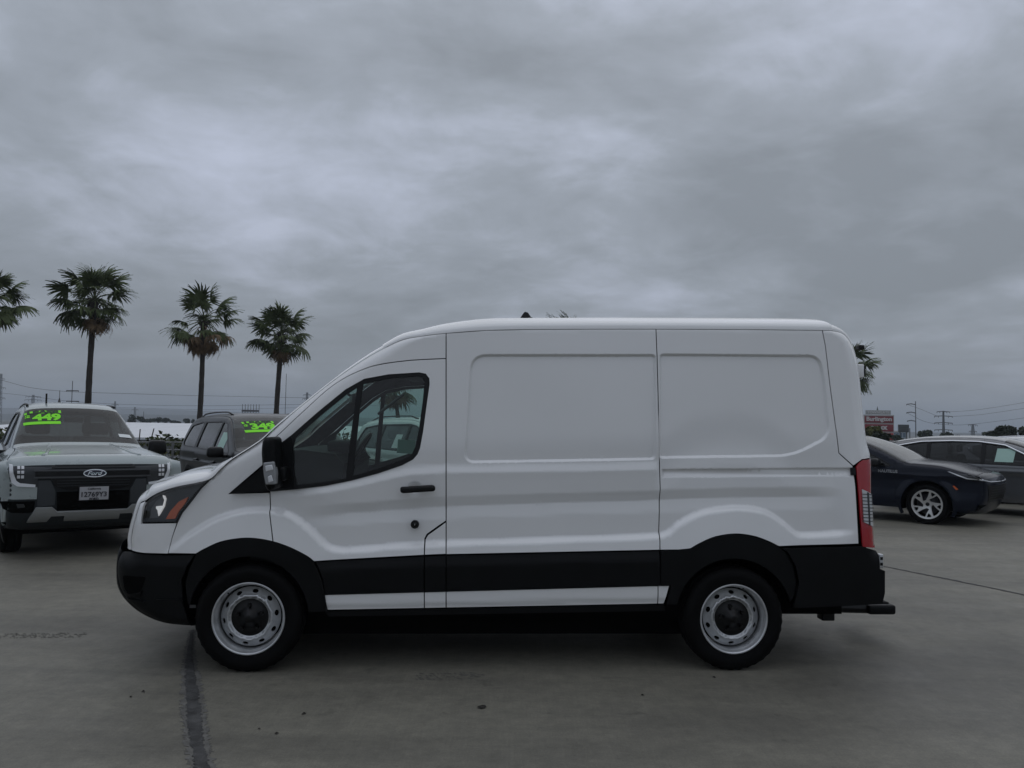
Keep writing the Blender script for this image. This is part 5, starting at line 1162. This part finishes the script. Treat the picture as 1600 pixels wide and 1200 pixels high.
side_paper(ex, 1.98, 2.34, 1.20, 1.46)
wx = Car('parked_suv', 'white SUV with black roof rails seen through the cab windows of the van', 'suv', (0.34, 12.85), PT, suv_spec(mat('white_suv_paint', (.72, .72, .72), .25, coat=.6), sideglass=TINT), 'cars for sale in the left-hand row')
wx.body(); wx.mirrors(1.66, 1.12, BLACK, (.15, .25, .16)); suv_front(wx); roof_rails(wx, BLACK, 11.9, 14.8)
side_paper(wx, 2.75, 3.0, 1.2, 1.45, PAPER)

# ------------------------------------------------------------------ crossovers on the right
def xo_spec(paint, **k):
    d = dict(L=4.92, W=.975, E=[(.45, .24, .05, .05), (.22, .30, .06, .08), (.13, .48, .07, .11), (.10, .70, .06, .12), (.11, .84, .05, .11), (.20, .90, .04, .08), (.42, .98, .04, .05), (.9, 1.075, .05, .05), (1.30, 1.105, .05, .05), (1.50, 1.13, .03, .06), (2.0, 1.38, .05, .07), (2.42, 1.555, .06, .07), (2.8, 1.62, .06, .06), (3.3, 1.625, .06, .06), (3.9, 1.585, .06, .06), (4.4, 1.50, .06, .06), (4.58, 1.42, .06, .05), (4.80, 1.12, .07, .04), (4.90, .92, .08, .06), (4.92, .72, .08, .07), (4.88, .42, .07, .06), (4.75, .30, .05, .04)],
             zb=1.01, R=.362, ra=.425, wf=.97, wr=3.87, rim=.262, sill=.27, paint=paint, tumble=.44, ftaper=.20, crease=.90, dlo=[(1.72, 1.06), (2.42, 1.465), (2.8, 1.53), (3.3, 1.535), (3.9, 1.50), (4.40, 1.385), (4.50, 1.34), (4.36, 1.20), (4.2, 1.10)], wins=[(None, 2.66), (2.74, 3.70), (3.78, None)],
             cuts=[1.50, 2.70, 3.74], names=['front_fender', 'front_door', 'rear_door', 'rear_quarter'],
             belts=[('front_bumper', 0, 2, paint), ('nose_panel', 2, 4, paint), ('hood_edge', 4, 5, paint), ('hood', 5, 9, paint), ('windscreen', 9, 11, SCREEN), ('roof', 11, 15, paint), ('rear_window', 15, 17, TINT), ('tailgate', 17, 21, paint)], hood=6, rooft=11, screen=(9, 11), cabin=(1.35, 4.4), seats=(2.5, 3.35), style='turbine', cladding=.36, cladm=paint)
    zq = lambda z: z if z < .7 else .7 + (z - .7) * .91
    d['E'] = [(x if x < .7 or x > 3 else x - .15 * (1 - max(0, (x - 2.0)) / 1.0 if x > 2 else 1), zq(z), r, c) for x, z, r, c in d['E']]
    d['dlo'] = [(x - (.14 if x < 2 else .10 if x < 2.6 else 0), zq(z)) for x, z in d['dlo']]
    d['zb'] = zq(d['zb']); d['crease'] = zq(d['crease'])
    d.update(k)
    if 'chrome' in d: d['chrome'] = zq(d['chrome'])
    return d
NAVY = vary(mat('dark_blue_paint', (.003, .006, .016), .22, .0, coat=.1, spec=.28), .08, 2, .03)
GUN = vary(mat('grey_metallic_paint', (.155, .16, .168), .25, .5, coat=.8), .05, 2, .03)
def xo_front(c):
    g = c.front('grille', [(-.62, .44), (.62, .44), (.70, .74), (-.70, .74)], BLACK, delta=.006)
    for q in range(6): c.front('grille_bar', [(-.60, .47 + q * .045), (.60, .47 + q * .045), (.60, .478 + q * .045), (-.60, .478 + q * .045)], DARKALLOY, parent=g, delta=.012)
    c.front('lower_intake', [(-.80, .30), (.80, .30), (.84, .40), (-.84, .40)], MATTE, delta=.006)
    for sg in (-1, 1):
        c.front('headlight', np.array([(.30, .80), (.60, .815), (.93, .86), (.93, .90), (.60, .855), (.30, .84)]) * [sg, 1], LAMPDARK, delta=.008)
        c.front('light_bar', np.array([(.05, .795), (.60, .80), (.92, .845), (.92, .855), (.60, .812), (.05, .807)]) * [sg, 1], mat('light_bar_white', (.5, .52, .54), .3, coat=.5), delta=.012, res=.02)
    c.side('headlight', [(.10, .835), (.32, .85), (.60, .955), (.50, .955), (.14, .90)], LAMPDARK, delta=.004, res=.03)
    c.side('light_bar', [(.09, .83), (.33, .845), (.62, .965), (.58, .965), (.31, .862), (.09, .845)], mat('light_bar_white', (.5, .52, .54), .3, coat=.5), delta=.008, res=.03, inset=0)
    c.side('side_marker', [(.46, .66), (.52, .72), (.55, .715), (.495, .645)], AMBER, delta=.006, res=.02, inset=0)
RT = 48.0
def place(px, py_ground, wfx, W, theta):
    """nose position such that the front wheel on the right flank stands at that pixel"""
    g = ground(px, py_ground); h = np.array([math.sin(R(theta)), -math.cos(R(theta))]); n = np.array([-math.cos(R(theta)), -math.sin(R(theta))])
    return g[:2] + h * wfx - n * (W - .1)
Fn = place(1450, 819, .97, .975, RT)
nv = Car('parked_crossover', 'dark navy crossover with turbine alloy wheels, just beyond the tail lamp of the van', 'suv', Fn, RT, xo_spec(NAVY), 'cars parked on the right')
nv.body(); nv.mirrors(1.78, 1.03, BLACK, (.16, .24, .15)); xo_front(nv)
SM = nv.smap(.006)
link('lettering', text_mesh('NAUTILUS', .038, mat('dull_letters', (.30, .31, .32), .5), lambda v: SM(np.stack([1.62 - v[:, 0], .925 + v[:, 1]], 1)), .0010, width=.34), [c for c in nv.root.children if c.name.startswith('front_door')][0])
_h = np.array([math.sin(R(RT)), -math.cos(R(RT))]); _n = np.array([math.cos(R(RT)), math.sin(R(RT))])
gy = Car('parked_crossover', 'grey crossover with bright chrome line over its windows, behind the navy crossover', 'suv', Fn + _n * 3.0 + _h * 2.0, RT, xo_spec(GUN, chrome=1.20, chrome_r=.02, sideglass=glass('grey_side_glass', (.22, .23, .24))), 'cars parked on the right')
gy.body(); gy.mirrors(1.78, 1.03, BLACK, (.16, .24, .15)); xo_front(gy)
side_paper(gy, 2.12, 2.45, 1.08, 1.35)
wh = Car('parked_crossover', 'white crossover whose roof shows at the right edge behind the grey one', 'suv', Fn + _n * 6.2 + _h * 2.8, RT, xo_spec(mat('white_suv_paint', (.72, .72, .72), .25, coat=.6), chrome=1.20), 'cars parked on the right')
wh.body(); wh.mirrors(1.78, 1.03, BLACK, (.16, .24, .15)); roof_rails(wh, CHROME, 11.8, 14.8)
